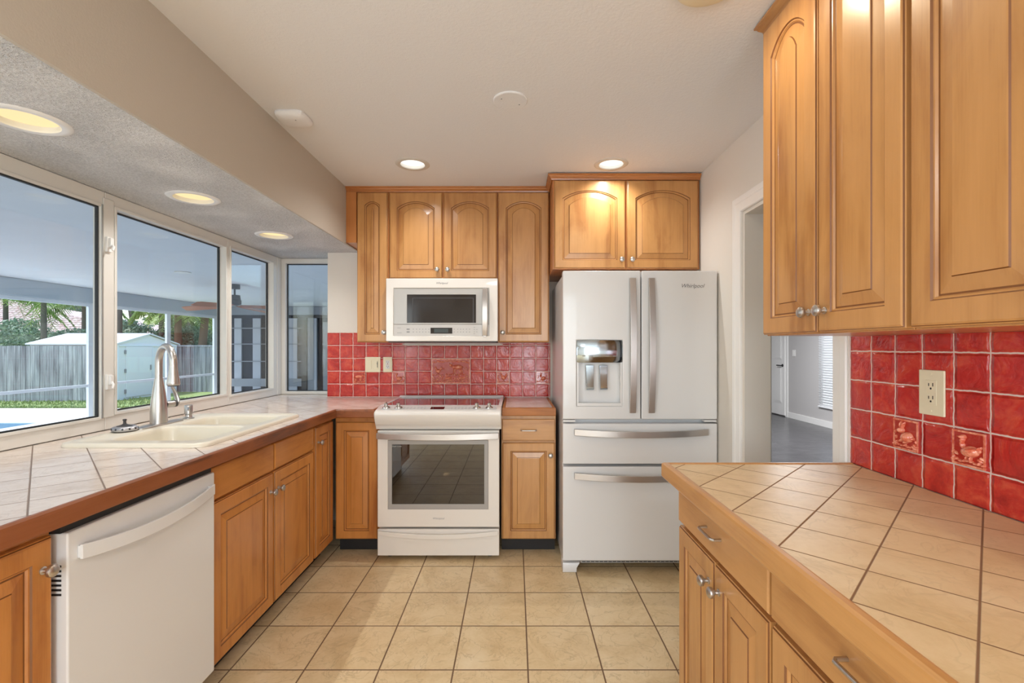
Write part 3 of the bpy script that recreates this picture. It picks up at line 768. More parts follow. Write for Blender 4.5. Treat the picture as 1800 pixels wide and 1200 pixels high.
def blob(mb, F, u, z, a, b, rot, h, n0):
    """a low pillow: ellipse a x b raised h"""
    N = 12; R = []
    c, s_ = math.cos(rot), math.sin(rot)
    for k in range(5):
        q = k/4*PI/2; rr, hh = math.cos(q), math.sin(q)
        if k == 4: rr = .02
        R.append([F(u+(a*rr*math.cos(t)*c-b*rr*math.sin(t)*s_), z+(a*rr*math.cos(t)*s_+b*rr*math.sin(t)*c), n0+h*1.6*hh) for t in [2*PI*i/N for i in range(N)]])
    mb.loft(R, 0, True, True)
def limb(mb, F, pts, w, h, n0):
    for (u0, z0), (u1, z1) in zip(pts[:-1], pts[1:]):
        L = math.hypot(u1-u0, z1-z0); blob(mb, F, (u0+u1)/2, (z0+z1)/2, L/2+w*.7, w, math.atan2(z1-z0, u1-u0), h, n0)
def animal(mb, F, u, z, s, kind, n0, flip=1, seed=0):
    rnd = random.Random(seed)
    B = lambda x, y, a, b, r=0, h=.08: blob(mb, F, u+x*s*flip, z+y*s, a*s, b*s, r*flip, h*s, n0)
    Lm = lambda pts, w, h=.06: limb(mb, F, [(u+x*s*flip, z+y*s) for x, y in pts], w*s, h*s, n0)
    if kind == 'duck':
        B(.06, -.10, .24, .15, .15, .10); Lm([(-.12, -.02), (-.16, .12), (-.12, .22)], .055); B(-.12, .25, .075, .06, 0, .09); B(-.22, .24, .07, .022, -.1, .05)
        B(.12, -.06, .15, .07, .3, .13); B(.30, .02, .09, .04, .7, .06); Lm([(0, -.22), (-.02, -.32), (-.08, -.33)], .018); Lm([(.10, -.22), (.09, -.32), (.03, -.33)], .018)
    elif kind == 'hen':
        B(.02, -.05, .20, .17, -.2, .11); Lm([(-.10, .06), (-.15, .20)], .08); B(-.16, .25, .06, .06, 0, .09); B(-.17, .33, .04, .03, 0, .05); B(-.24, .24, .035, .018, 0, .04)
        Lm([(.16, .04), (.26, .20), (.30, .26)], .06); Lm([(.18, 0), (.32, .12)], .045); Lm([(0, -.2), (0, -.33)], .02); Lm([(.07, -.2), (.08, -.33)], .02)
    elif kind == 'cow':
        B(.04, .02, .27, .13, 0, .10); B(-.28, .10, .10, .075, -.5, .10); Lm([(-.24, .18), (-.20, .24)], .02); Lm([(-.33, .18), (-.36, .22)], .02)
        for x in (-.16, -.08, .20, .28): Lm([(x, -.06), (x+.01, -.30)], .035)
        Lm([(.31, .08), (.36, -.08)], .018)
    elif kind == 'rabbit':
        B(.08, -.10, .20, .16, .2, .11); B(-.12, .08, .10, .09, 0, .10); Lm([(-.10, .14), (-.02, .32)], .035); Lm([(-.14, .14), (-.13, .33)], .035); B(.28, -.12, .05, .05, 0, .07); Lm([(-.06, -.18), (-.20, -.27)], .04); Lm([(.10, -.22), (-.04, -.28)], .045)
    for k in range(9):
        B(-.40+k*.10, -.36+rnd.uniform(-.02, .03), .055, .035, rnd.uniform(-.6, .6), .05)
def relief_tile(F, u, z, w, h, kind, parent, flip=1, seed=0):
    mb = MB(); g = .0035
    F.box(mb, u-w/2+g, u+w/2-g, z-h/2+g, z+h/2-g, 0, .0075)
    t = obj('relief_tile', mb, 'relief_base', parent, bev=.0015, label='raised %s picture tile' % kind)
    mb = MB().slab([u-w/2+g+.001, u-w/2+g+.006, u+w/2-g-.006, u+w/2-g-.001], [z-h/2+g+.001, z-h/2+g+.006, z+h/2-g-.006, z+h/2-g-.001], lambda i, j: i == 1 and j == 1, .0074, .0092, lambda a, b, c: F(a, b, c))
    animal(mb, F, u, z+.004, h*1.02, kind, .0072, flip, seed)
    rnd = random.Random(seed+50)
    for k in range(10): blob(mb, F, u+rnd.choice((-1, 1))*w*rnd.uniform(.30, .42), z-h*.35+h*.5*rnd.random()**2, w*.035, w*.06, rnd.uniform(-1, 1), h*.04, .0072)
    obj('relief', mb, 'relief_glaze', t)
FW = Face((0, 3.6345, 0), (1, 0, 0), (0, -1, 0)); FWR = Face((1.1815, 0, 0), (0, 1, 0), (-1, 0, 0))
px2x = lambda px, Y: (px-VPX)*Y/F_PX
Zr = .946+.0982*1.5
for px, k, f in ((632.4, 'cow', -1), (702, 'duck', 1), (883.5, 'hen', 1), (950.5, 'rabbit', 1)):
    c = round((px2x(px, 3.634)+1.4395)/.1-.5)*.1+.05-1.4395
    relief_tile(FW, c, Zr, .1, .0982, k, bs, f, int(px))
c = -1.4395+.1*9.5
mb = MB(); FW.box(mb, c-.147, c+.147, .946+.0982+.003, .946+.0982*3-.003, 0, .008)
pq = obj('relief_tile', mb, 'relief_base', bs, bev=.0015, label='wide raised farmyard picture tile')
zc = .946+.0982*2
mb = MB().slab([c-.146, c-.139, c+.139, c+.146], [zc-.094, zc-.087, zc+.087, zc+.094], lambda i, j: i == 1 and j == 1, .0079, .0105, lambda a, b, d: FW(a, b, d))
animal(mb, FW, c+.045, zc+.028, .15, 'cow', .0078, 1, 3); animal(mb, FW, c-.100, zc+.005, .095, 'hen', .0078, 1, 4); animal(mb, FW, c-.02, zc-.045, .085, 'duck', .0078, 1, 5)
animal(mb, FW, c+.075, zc-.045, .08, 'duck', .0078, 1, 8)
rnd = random.Random(5)
for k in range(70): blob(mb, FW, c+rnd.uniform(-.135, .135), zc-.082+rnd.random()**2*.12*(1 if rnd.random() < .4 else .4), rnd.uniform(.004, .009), rnd.uniform(.003, .006), rnd.uniform(-2, 2), .004, .0078)
for k in range(9): blob(mb, FW, c-.125+k*.031, zc+.072+rnd.uniform(-.006, .006), .017, .006, rnd.uniform(-.3, .3), .003, .0078)
obj('relief', mb, 'relief_glaze', pq)
relief_tile(FWR, 1.4252, 1.0152+.0499, .0985, .0997, 'rabbit', br, -1, 11)
relief_tile(FWR, 1.2277, 1.0152+.0499, .0985, .0997, 'duck', br, -1, 12)
# bare plaster strip above the tiles under the microwave
mb = MB(); N = 26
rnd = random.Random(2)
top = []; 
for k in range(N+1):
    x = -.865+.775*k/N; top.append((x, 1.3565+(.0 if 0 < k < N else -.006)))
ring0 = [(x, 3.632, 1.3405+rnd.uniform(-.0015, .0015)+(.006 if k in (0, N) else 0)) for k, (x, _) in enumerate(top)]
ring1 = [(x, 3.632, z) for x, z in top]
ring2 = [(x, 3.6344, z) for x, z in top]; ring3 = [(a, 3.6344, c_) for a, _, c_ in ring0]
mb.loft([[p[k] for p in (ring0, ring1, ring2, ring3)] for k in range(N+1)], 0, True)
obj('plaster_strip', mb, 'plaster_gray', bs, label='ragged unpainted plaster strip')

# ---- plates on the tiles
def rec_screw(F, u, z, n, p): obj('screw', MB().lathe([(.0032, 0), (.0028, .0012), (.0004, .0015)], F(u, z, n), F.N, 10), 'ivory', p)
def outlet(F, u, z, w, h, label, n0, insert, group):
    mb = MB(); F.box(mb, u-w/2, u+w/2, z-h/2, z+h/2, n0, n0+.006)
    t = obj('wall_outlet', mb, 'ivory', bev=.0025, label=label, category='outlet')
    t['group'] = group
    s = h/.12
    mb = MB(); F.box(mb, u-.0165*s, u+.0165*s, z-.033*s, z+.033*s, n0+.0055, n0+.0068); obj('receptacle', mb, insert, t, bev=.001)
    mb = MB()
    for dz in (.017*s, -.017*s):
        F.box(mb, u-.0075*s, u-.005*s, z+dz, z+dz+.009*s, n0+.0060, n0+.0071); F.box(mb, u+.005*s, u+.0075*s, z+dz, z+dz+.008*s, n0+.0060, n0+.0071)
        mb.lathe([(.0028*s, 0), (.0028*s, .0011)], F(u, z+dz-.006*s, n0+.0060), F.N, 10)
    obj('socket_holes', mb, 'black_plastic', t)
    for dz in (-h*.41, h*.41): rec_screw(F, u, z+dz, n0+.0055, t)
    return t
o1 = outlet(FW, -.973, 1.1925, .070, .117, 'ivory outlet with white receptacle and red button on the back wall tiles', 0.0002, 'white_plastic', 'wall outlets')
mb = MB(); FW.box(mb, -.973-.005, -.973+.005, 1.1935, 1.1975, .0068, .0080); obj('reset_button', mb, 'red_button', o1)
outlet(FWR, 1.340, 1.200, .082, .128, 'ivory double outlet on the red tiles of the right wall', 0.0002, 'ivory', 'wall outlets')
u0 = -1.087
mb = MB(); FW.box(mb, u0-.0585, u0+.0585, 1.134, 1.251, .0002, .0062)
t = obj('switch_plate', mb, 'ivory', bev=.0025, label='ivory double switch plate on the red tiles left of the outlet', category='light switch')
mb = MB(); FW.box(mb, u0-.040, u0-.010, 1.160, 1.226, .0057, .0085); obj('rocker', mb, 'ivory', t, bev=.001)
mb = MB(); FW.box(mb, u0+.010, u0+.042, 1.160, 1.226, .0057, .0080); obj('dimmer_panel', mb, 'ivory', t, bev=.001)
mb = MB(); FW.box(mb, u0+.034, u0+.038, 1.170, 1.216, .0079, .0092); FW.box(mb, u0+.033, u0+.039, 1.196, 1.202, .0085, .0125); obj('dimmer_slider', mb, 'dark_plastic', t)
for du in (-.024, .026):
    for z in (1.144, 1.241): rec_screw(FW, u0+du, z, .0057, t)
# ================================================================== DISHWASHER
FD = Face((-1.185, 0, 0), (0, 1, 0), (1, 0, 0))
t = thing('dishwasher', (-1.4, 1.49, 0), 'white dishwasher with a bowed full-width handle under the left counter', 'dishwasher')
mb = MB(); FD.box(mb, 1.206, 1.778, .10, .862, -.50, -.002); obj('tub', mb, 'dark_plastic', t)
mb = MB(); FD.box(mb, 1.199, 1.786, .112, .858, 0, .055); dd = obj('door', mb, 'enamel', t, bev=.005, seg=3)
mb = MB(); FD.box(mb, 1.215, 1.77, .01, .10, -.08, -.06); obj('toe_panel', mb, 'black_plastic', t)
mb = MB(); FD.box(mb, 1.195, 1.788, .8585, .892, -.20, .040); obj('gap_or_control_strip', mb, 'black_plastic', t)  # black filler painting the dark gap over the door; carries no controls
def bow_handle(F, u0, u1, z, n, hh, th, out, sag, mat, parent, name='handle', N=24, base=.012, tilt=0):
    """flat bar bowed outward (out) and downward in the middle (sag), growing out of the door at both ends"""
    mb = MB(); R = []
    for k in range(N+1):
        q = 2*k/N-1; b = 1-q*q; u = u0+(u1-u0)*k/N; nn = n+base+out*b; zz = z-sag*b
        R.append([F(u, zz-hh/2, nn), F(u, zz+hh/2, nn-tilt), F(u, zz+hh/2, nn+th-tilt), F(u, zz-hh/2, nn+th)])
    mb.loft(R, 0, True)
    for u in (u0, u1):
        s_ = 1 if u == u0 else -1
        F.box(mb, min(u, u+s_*.022), max(u, u+s_*.022), z-hh*.42, z+hh*.42, n, n+base+.003)
    return obj(name, mb, mat, parent, bev=.002)
bow_handle(FD, 1.225, 1.768, .800, .055, .038, .008, .020, .020, 'enamel', dd, base=.006)
mb = MB()
for k in range(7): mb.box(-1.172, -1.146, 1.1982, 1.1995, .700+k*.012, .7055+k*.012)
obj('vent_slots', mb, 'black_plastic', dd)

# ================================================================== RANGE
RX0, RX1 = -.8545, -.0975
FRG = Face((0, 2.950, 0), (1, 0, 0), (0, -1, 0))
t = thing('range', (-.476, 3.27, 0), 'white slide-in electric range with a wide oven window in the back run', 'range')
mb = MB(); mb.box(RX0, RX0+.03, 3.0, 3.60, .035, .90); mb.box(RX1-.03, RX1, 3.0, 3.60, .035, .90); mb.box(RX0+.03, RX1-.03, 3.56, 3.60, .035, .90)
mb.box(RX0+.03, RX1-.03, 3.0, 3.56, .035, .24); mb.box(RX0+.03, RX1-.03, 3.0, 3.56, .78, .90)
obj('body', mb, 'enamel_bisque', t)
mb = MB(); mb.box(RX0+.031, RX0+.07, 3.003, 3.559, .241, .779); mb.box(RX1-.07, RX1-.031, 3.003, 3.559, .241, .779); mb.box(RX0+.07, RX1-.07, 3.52, 3.559, .241, .779)
mb.box(RX0+.07, RX1-.07, 3.003, 3.52, .241, .27); mb.box(RX0+.07, RX1-.07, 3.003, 3.52, .75, .779)
obj('oven_cavity', mb, 'oven_dark', t)
for zz in (.400, .500, .600):
    mb = MB()
    for q in (3.02, 3.14, 3.26, 3.38, 3.50): mb.tube([(RX0+.075, q, zz), (RX1-.075, q, zz)], .0035, 6)
    for k in range(13): x = RX0+.09+k*(RX1-RX0-.18)/12; mb.tube([(x, 3.02, zz+.004), (x, 3.50, zz+.004)], .002, 5)
    obj('oven_rack', mb, 'steel', t)
for x in (RX0+.06, RX1-.06):
    obj('foot', MB().cyl((x, 3.03, 0), (x, 3.03, .036), .018, n=14), 'black_plastic', t)
# door with window hole
gx0, gx1, gz0, gz1 = -.790, -.166, .318, .748
ix0, ix1, iz0, iz1 = -.765, -.190, .350, .722
mb = MB().slab([RX0, gx0, gx1, RX1], [.208, gz0, gz1, .808], lambda i, j: i == 1 and j == 1, 0, .045, lambda u, v, w: (u, 2.995-w, v))
od = obj('oven_door', mb, 'enamel_bisque', t, bev=.004)
mb = MB().slab([gx0+.001, ix0, ix1, gx1-.001], [gz0+.001, iz0, iz1, gz1-.001], lambda i, j: i == 1 and j == 1, 0, .030, lambda u, v, w: (u, 2.982-w, v))
obj('window_border', mb, 'grey_panel', od)
obj('window_glass', bx(ix0+.001, ix1-.001, 2.956, 2.961, iz0+.001, iz1-.001), 'oven_glass', od)
bow_handle(FRG, RX0+.002, RX1-.002, .780, .0, .036, .012, .030, .004, 'handle_steel', od, base=.022)
mb = text_mb('Whirlpool', .013, (-.476, 2.9496, .262), (1, 0, 0), (0, 0, 1), (0, -1, 0), shear=.3); obj('logo', mb, 'mark_grey', od)
mb = text_mb('STEAM CLEAN', .007, (-.735, 2.9555, .708), (1, 0, 0), (0, 0, 1), (0, -1, 0)); obj('lettering', mb, 'light_panel', od)
# storage drawer
mb = bx(RX0, RX1, 2.950, 2.995, .030, .195); dw = obj('storage_drawer', mb, 'enamel_bisque', t, bev=.004)
bow_handle(FRG, RX0+.006, RX1-.006, .176, .0, .026, .009, .022, .018, 'enamel_bisque', dw, base=.004)
obj('seam_strip', bx(RX0+.02, RX1-.02, 3.0, 3.02, .196, .207), 'black_plastic', t)  # black strip behind the seam between oven door and drawer
# control panel: sloped console with a rolled front
prof = [(3.055, .951), (3.040, .954), (2.935, .936), (2.918, .930), (2.912, .918), (2.914, .900), (2.925, .872), (2.940, .848), (2.952, .832), (2.958, .815), (2.990, .813), (3.055, .813)]
mb = MB(); X0, X1 = -.868, -.084
R = []
for x, inset in ((X0, .006), (X0+.006, 0), (X1-.006, 0), (X1, .006)): R.append([(x if True else 0, y+(inset if y < 2.99 else 0), z-(inset*.6 if z > .9 else 0)) for y, z in prof])
mb.loft(R, 0, True); cp = obj('control_panel', mb, 'enamel_bisque', t, bev=.003, seg=2, angle=50)
# the slope of its top
S0, S1 = Vector((0, 2.935, .936)), Vector((0, 3.040, .954)); SV = (S1-S0).normalized(); SN = Vector((0, -SV.z, SV.y))
def on_slope(x, s): return Vector((x, 0, 0))+S0+SV*s
def slope_box(mb, x0, x1, s0, s1, h0, h1):
    v = [on_slope(x, s)+SN*h for x in (x0, x1) for s in (s0, s1) for h in (h0, h1)]
    mb.add(v, [(0, 1, 3, 2), (4, 6, 7, 5), (0, 4, 5, 1), (2, 3, 7, 6), (0, 2, 6, 4), (1, 5, 7, 3)])
mb = MB(); slope_box(mb, -.835, -.115, .012, .088, .0002, .0012); obj('control_overlay', mb, 'light_panel', cp)
mb = MB(); slope_box(mb, -.528, -.442, .018, .068, .0012, .0022); obj('display', mb, 'black_glass', cp)
mb = MB()
for k in range(7):
    for s_ in (.030, .052):
        for x in (-.70+k*.022, -.40+k*.022): slope_box(mb, x, x+.010, s_, s_+.004, .0012, .0018)
obj('keypad_printing', mb, 'mark_grey', cp, kind='stuff')
for x in (-.808, -.730, -.238, -.160):
    c = on_slope(x, .044)+SN*.001
    mb = MB().lathe([(.0235, 0), (.0235, .004), (.020, .007), (.0125, .010), (.011, .030), (.009, .033), (.0005, .034)], c, SN, 24)
    kk = obj('control_knob', mb, 'steel', cp)
    d = SV; mb = MB(); a = c+SN*.014
    mb.add([a+Vector((dx, 0, 0))+SV*ds+SN*h for dx in (-.003, .003) for ds in (-.017, .017) for h in (0, .022)], [(0, 1, 3, 2), (4, 6, 7, 5), (0, 4, 5, 1), (2, 3, 7, 6), (0, 2, 6, 4), (1, 5, 7, 3)])
    obj('grip', mb, 'steel', kk, bev=.001)
# cooktop
mb = MB().slab([-.868, -.846, -.106, -.084], [3.056, 3.066, 3.545, 3.60], lambda i, j: i == 1 and j == 1, .941, .953, lambda u, v, w: (u, v, w))
ck = obj('cooktop_frame', mb, 'enamel', t, bev=.003)
obj('cooktop_glass', bx(-.8455, -.1065, 3.0665, 3.5445, .943, .950), 'black_glass', ck)
mb = MB()
R = []
for x in (-.866, -.086): R.append([(x, 3.556+.0, .953), (x, 3.562, .960), (x, 3.580, .963), (x, 3.600, .963), (x, 3.606, .953)])
mb.loft(R, 0, True); ov = obj('rear_vent', mb, 'enamel', ck, bev=.002)
mb = MB()
for (a, b) in ((-.84, -.78), (-.77, -.71), (-.70, -.47), (-.46, -.25), (-.24, -.18), (-.17, -.11)): mb.box(a, b, 3.582, 3.594, .9632, .9640)
obj('vent_slot', mb, 'mark_grey', ov)

# ================================================================== MICROWAVE
t = thing('microwave', (-.496, 3.45, 1.362), 'white over-the-range microwave mounted below the short wall cabinet', 'microwave')
MX0, MX1, MZ0, MZ1, MY = -.876, -.116, 1.366, 1.794, 3.222
obj('body', bx(MX0+.004, MX1-.004, MY+.05, 3.628, MZ0+.004, MZ1-.0), 'enamel', t)
obj('underside', bx(MX0+.01, MX1-.01, MY+.03, 3.60, MZ0-.006, MZ0+.0035), 'dark_plastic', t)
X = lambda px: px2x(px, MY); Zp = lambda py: CAMZ-(py-VPY)*MY/F_PX
zc = lambda y: Zp(470+y/7.826); xc = lambda x: X(660+x/7.826)
ax0, ax1, az0, az1 = xc(245), xc(1560), zc(940), zc(283)
bx0, bx1, bz0, bz1 = xc(430), xc(1382), zc(760), zc(370)
mb = MB().slab([MX0, ax0, ax1, MX1], [MZ0, az0, az1, MZ1], lambda i, j: i == 1 and j == 1, 0, .045, lambda u, v, w: (u, MY+.047-w, v))
fr = obj('door_frame', mb, 'enamel_bisque', t, bev=.005)
mb = MB().slab([ax0+.0005, bx0, bx1, ax1-.0005], [zc(780), bz0, bz1, az1-.0005], lambda i, j: i == 1 and j == 1, 0, .036, lambda u, v, w: (u, MY+.043-w, v))
dr_ = obj('door', mb, 'grey_panel', t, bev=.0015)
dr_.data.materials.clear(); dr_.data.materials.append(plain('micro_grey', (.50, .49, .47), .22, spec=.5))
obj('window_glass', bx(bx0+.0005, bx1-.0005, MY+.011, MY+.016, bz0+.0005, bz1-.0005), 'micro_glass', dr_)
mb = MB().slab([bx0+.035, bx0+.042, bx1-.022, bx1-.016], [bz0+.001, bz0+.002, bz1-.026, bz1-.021], lambda i, j: i == 1 and j == 1 or j == 0, 0, .001, lambda u, v, w: (u, MY+.0105-w, v))
obj('window_mask', mb, 'dark_plastic', dr_)
mb = bx(ax0+.0005, ax1-.0005, MY+.008, MY+.043, az0+.0005, zc(784)); cs = obj('gap_or_control_strip', mb, 'light_panel', t, bev=.001)
FM = Face((0, MY+.008, 0), (1, 0, 0), (0, -1, 0))
mb = MB(); FM.box(mb, xc(755), xc(1055), zc(908), zc(828), 0, .0015); dsp = obj('display', mb, 'micro_glass', cs)
mb = MB(); FM.box(mb, xc(805), xc(1000), zc(895), zc(842), .0015, .002); obj('readout', mb, 'display', dsp)
mb = MB()
for x, y, w_ in [(425, 848, 42), (425, 886, 42)]: FM.box(mb, xc(x), xc(x+w_), zc(y+9), zc(y-9), 0, .001)
for x in (510, 555, 597, 640, 682, 724): 
    for y in (848, 886): FM.box(mb, xc(x), xc(x+15), zc(y+4), zc(y-4), 0, .0008)
for x in (1075, 1122, 1162, 1200, 1243, 1285):
    for y in (848, 886): FM.box(mb, xc(x), xc(x+15), zc(y+4), zc(y-4), 0, .0008)
for x, y in ((1350, 822), (1350, 852), (1385, 852), (1350, 884), (1385, 884), (1350, 911)): FM.box(mb, xc(x), xc(x+16), zc(y+3), zc(y-3), 0, .0008)
for x, y, w_ in ((295, 830, 50), (295, 898, 62)): FM.box(mb, xc(x), xc(x+w_), zc(y+2.5), zc(y-2.5), 0, .0008)
obj('keypad_printing', mb, 'mark_grey', cs, kind='stuff')
mb = text_mb('Whirlpool', .014, (xc(912), MY+.0015, zc(215)), (1, 0, 0), (0, 0, 1), (0, -1, 0), shear=.3); obj('logo', mb, 'logo_grey', fr)
# vertical bowed chrome handle
mb = MB(); R = []; N = 24
for k in range(N+1):
    q = 2*k/N-1; b = 1-q*q; z = zc(938)+(zc(288)-zc(938))*k/N; y = MY+.003-.010-.026*b
    x0_, x1_ = xc(1472), xc(1535)+.004*b
    R.append([(x0_, y, z), (x1_, y, z), (x1_+.004, y+.010, z), (x0_, y+.010, z)])
mb.loft(R, 0, True)
for z in (zc(930), zc(300)): mb.box(xc(1480), xc(1528), MY-.004, MY+.010, z-.010, z+.010)
obj('handle', mb, 'handle_steel', dr_, bev=.002)

# ================================================================== REFRIGERATOR
t = thing('refrigerator', (.727, 3.2, 0), 'white french-door refrigerator with dispenser and two drawers against the right wall', 'refrigerator')
FX0, FX1, FY = .280, 1.181, 2.765
obj('cabinet_body', bx(FX0+.004, FX1-.004, FY+.070, 3.60, .045, 1.755), 'enamel', t, bev=.004)
obj('hinge_cover', bx(FX0+.006, FX0+.075, FY+.03, FY+.13, 1.7555, 1.775), 'enamel', t, bev=.006)
obj('hinge_cover', bx(FX1-.075, FX1-.006, FY+.03, FY+.13, 1.7555, 1.775), 'enamel', t, bev=.006)
fz = lambda py: CAMZ-(py-VPY)*FY/F_PX; fx = lambda px: px2x(px, FY)
dzz0, dzz1 = fz(737), fz(475.5)
dcx = fx(1127)
FF = Face((0, FY, 0), (1, 0, 0), (0, -1, 0))
# left door with the dispenser recess
q0, q1, r0, r1 = fx(1014), fx(1094), fz(714), fz(598)
mb = MB().slab([FX0, q0, q1, dcx-.003], [dzz0, r0, r1, dzz1], lambda i, j: i == 1 and j == 1, 0, .062, lambda u, v, w: (u, FY+.062-w, v))
ld = obj('left_door', mb, 'enamel', t, bev=.007, seg=3)
mb = bx(dcx+.003, FX1, FY, FY+.062, dzz0, dzz1); rd = obj('right_door', mb, 'enamel', t, bev=.007, seg=3)
mb = bx(FX0, FX1, FY, FY+.064, fz(815.5), fz(744.5)); u1_ = obj('upper_drawer', mb, 'enamel', t, bev=.007, seg=3)
mb = bx(FX0, FX1, FY, FY+.064, fz(985.5), fz(820)); u2_ = obj('lower_drawer', mb, 'enamel', t, bev=.007, seg=3)
obj('hinge', bx(FX0+.002, FX0+.075, FY+.006, FY+.05, dzz0-.0165, dzz0-.004), 'enamel', t, bev=.003)
obj('hinge', bx(FX1-.075, FX1-.002, FY+.006, FY+.05, dzz0-.0165, dzz0-.004), 'enamel', t, bev=.003)
mb = MB()   # feet covers and base grille
for a, b in ((FX0+.002, FX0+.085), (FX1-.085, FX1-.002)):
    mb = MB(); mb.loft([[(a, FY+.030, 0), (b, FY+.030, 0), (b, FY+.14, 0), (a, FY+.14, 0)], [(a, FY+.022, .03), (b, FY+.022, .03), (b, FY+.14, .03), (a, FY+.14, .03)], [(a, FY+.030, .058), (b+.02*(1 if a < .5 else 0), FY+.030, .058), (b+.02*(1 if a < .5 else 0), FY+.14, .058), (a, FY+.14, .058)]])
    obj('foot_cover', mb, 'enamel', t, bev=.004)
mb = MB(); mb.box(FX0+.11, FX1-.09, FY+.055, FY+.065, .046, .078)
gr = obj('base_grille', mb, 'grey_panel', t)
mb = MB()
for k in range(26): x = FX0+.12+k*.026; mb.box(x, x+.020, FY+.053, FY+.0552, .052, .056); mb.box(x, x+.020, FY+.053, FY+.0552, .064, .068)
obj('grille_slots', mb, 'black_plastic', gr)
def vhandle(px, side, parent):
    R = []; N = 28; z0_, z1_ = fz(725), fz(489)
    for k in range(N+1):
        q = 2*k/N-1; b = 1-q*q; z = z0_+(z1_-z0_)*k/N; y = FY-.020-.030*b
        x = fx(px)
        R.append([(x-.0185, y, z), (x+.0185, y, z), (x+.0165, y+.010, z), (x-.0165, y+.010, z)])
    mb = MB().loft(R, 0, True)
    for z in (z0_+.014, z1_-.014): mb.box(fx(px)-.013, fx(px)+.013, FY-.014, FY, z-.013, z+.013)
    obj('handle', mb, 'handle_steel', parent, bev=.0025)
vhandle(1111, -1, ld); vhandle(1144, 1, rd)
bow_handle(FF, fx(1009), fx(1243), fz(758.5), 0, .036, .010, .034, .010, 'handle_steel', u1_, base=.014)
bow_handle(FF, fx(1009), fx(1243), fz(835), 0, .036, .010, .034, .010, 'handle_steel', u2_, base=.014)
# dispenser
dp = thing('dispenser', (0, 0, 0), None, None); dp.parent = ld
T0 = .0
mb = MB(); d_ = .058
mb.slab([q0+.001, q0+.010, q1-.010, q1-.001], [r0+.001, r0+.018, r1-.001], lambda i, j: i == 1 and j == 1, 0, .010, lambda u, v, w: (u, FY+.014-w, v))
mb.box(q0+.001, q1-.001, FY+d_, FY+d_+.003, r0+.001, r1-.001)
mb.box(q0+.001, q0+.004, FY+.014, FY+d_, r0+.001, r1-.001); mb.box(q1-.004, q1-.001, FY+.014, FY+d_, r0+.001, r1-.001); mb.box(q0+.004, q1-.004, FY+.014, FY+d_, r0+.001, r0+.006)
bpy.data.objects.remove(dp)
ds = obj('dispenser_recess', mb, 'enamel', ld)
# curved mirror-like control face
R = []
for x, o_ in ((q0-.001, .002), (q0+.02, -.004), (q0+.07, -.008), (q0+.13, -.009), ((q0+q1)/2, -.009), (q1-.07, -.008), (q1-.02, -.004), (q1+.001, .002)):
    R.append([(x, FY+o_+.004, fz(637)), (x, FY+o_-.003, fz(632)), (x, FY+o_-.005, fz(618)), (x, FY+o_-.003, fz(603)), (x, FY+o_+.002, r1), (x, FY+.03, r1), (x, FY+.03, fz(637))])
mb = MB().loft(R, 0, True, True); obj('dispenser_display', mb, 'mirror_steel', ds, angle=60)
mb = MB()
for k in range(5):
    x = q0+.03+k*.045; mb.box(x, x+.018, FY-.0138, FY-.0132, fz(626), fz(625))
obj('dispenser_marks', mb, 'mark_grey', ds)
for px in (1038.3, 1062.5):
    mb = MB(); x = fx(px); mb.loft([[(x-.023, FY+.030, fz(642)), (x+.023, FY+.030, fz(642)), (x+.023, FY+.036, fz(642)), (x-.023, FY+.036, fz(642))],
        [(x-.021, FY+.018, fz(680)), (x+.021, FY+.018, fz(680)), (x+.021, FY+.024, fz(680)), (x-.021, FY+.024, fz(680))],
        [(x-.022, FY+.010, fz(684)), (x+.022, FY+.010, fz(684)), (x+.022, FY+.022, fz(686)), (x-.022, FY+.022, fz(686))]])
    obj('dispenser_paddle', mb, 'mirror_steel', ds, bev=.002)
mb = text_mb('Whirlpool', .024, (fx(1217), FY-.0004, fz(502.5)), (1, 0, 0), (0, 0, 1), (0, -1, 0), shear=.3); obj('logo', mb, 'logo_grey', rd)

# ================================================================== SINK
t = thing('sink', (-1.48, 2.25, .94), 'cream enamel double-bowl drop-in sink in the left counter', 'sink')
SX0, SX1, SY0, SY1, SZ = -1.775, -1.195, 1.825, 2.665, .9405
def rrect(x0, x1, y0, y1, r, z, n=6):
    P = []
    for cx, cy, a0 in ((x1-r, y1-r, 0), (x0+r, y1-r, PI/2), (x0+r, y0+r, PI), (x1-r, y0+r, 1.5*PI)):
        for k in range(n+1): a = a0+PI/2*k/n; P.append((cx+r*math.cos(a), cy+r*math.sin(a), z))
    return P
bowls = [(-1.655, -1.262, 1.905, 2.255, .06), (-1.655, -1.262, 2.295, 2.585, .06)]
# deck: outer rolled rim lofted inward, then flat deck with bowl openings bridged by bmesh
bm = bmesh.new()
def addloop(P): return [bm.verts.new(p) for p in P]
def bridge(a, b):
    n = len(a)
    for i in range(n): bm.faces.new((a[i], a[(i+1) % n], b[(i+1) % n], b[i]))
O = [rrect(SX0, SX1, SY0, SY1, .05, SZ), rrect(SX0, SX1, SY0, SY1, .05, SZ+.007), rrect(SX0+.004, SX1-.004, SY0+.004, SY1-.004, .048, SZ+.014),
     rrect(SX0+.012, SX1-.012, SY0+.012, SY1-.012, .045, SZ+.017), rrect(SX0+.024, SX1-.024, SY0+.024, SY1-.024, .04, SZ+.0125)]
LO = [addloop(p) for p in O]
for a, b in zip(LO[:-1], LO[1:]): bridge(a, b)
edges = []
def loop_edges(l): return [bm.edges.get((l[i], l[(i+1) % len(l)])) or bm.edges.new((l[i], l[(i+1) % len(l)])) for i in range(len(l))]
edges += loop_edges(LO[-1])
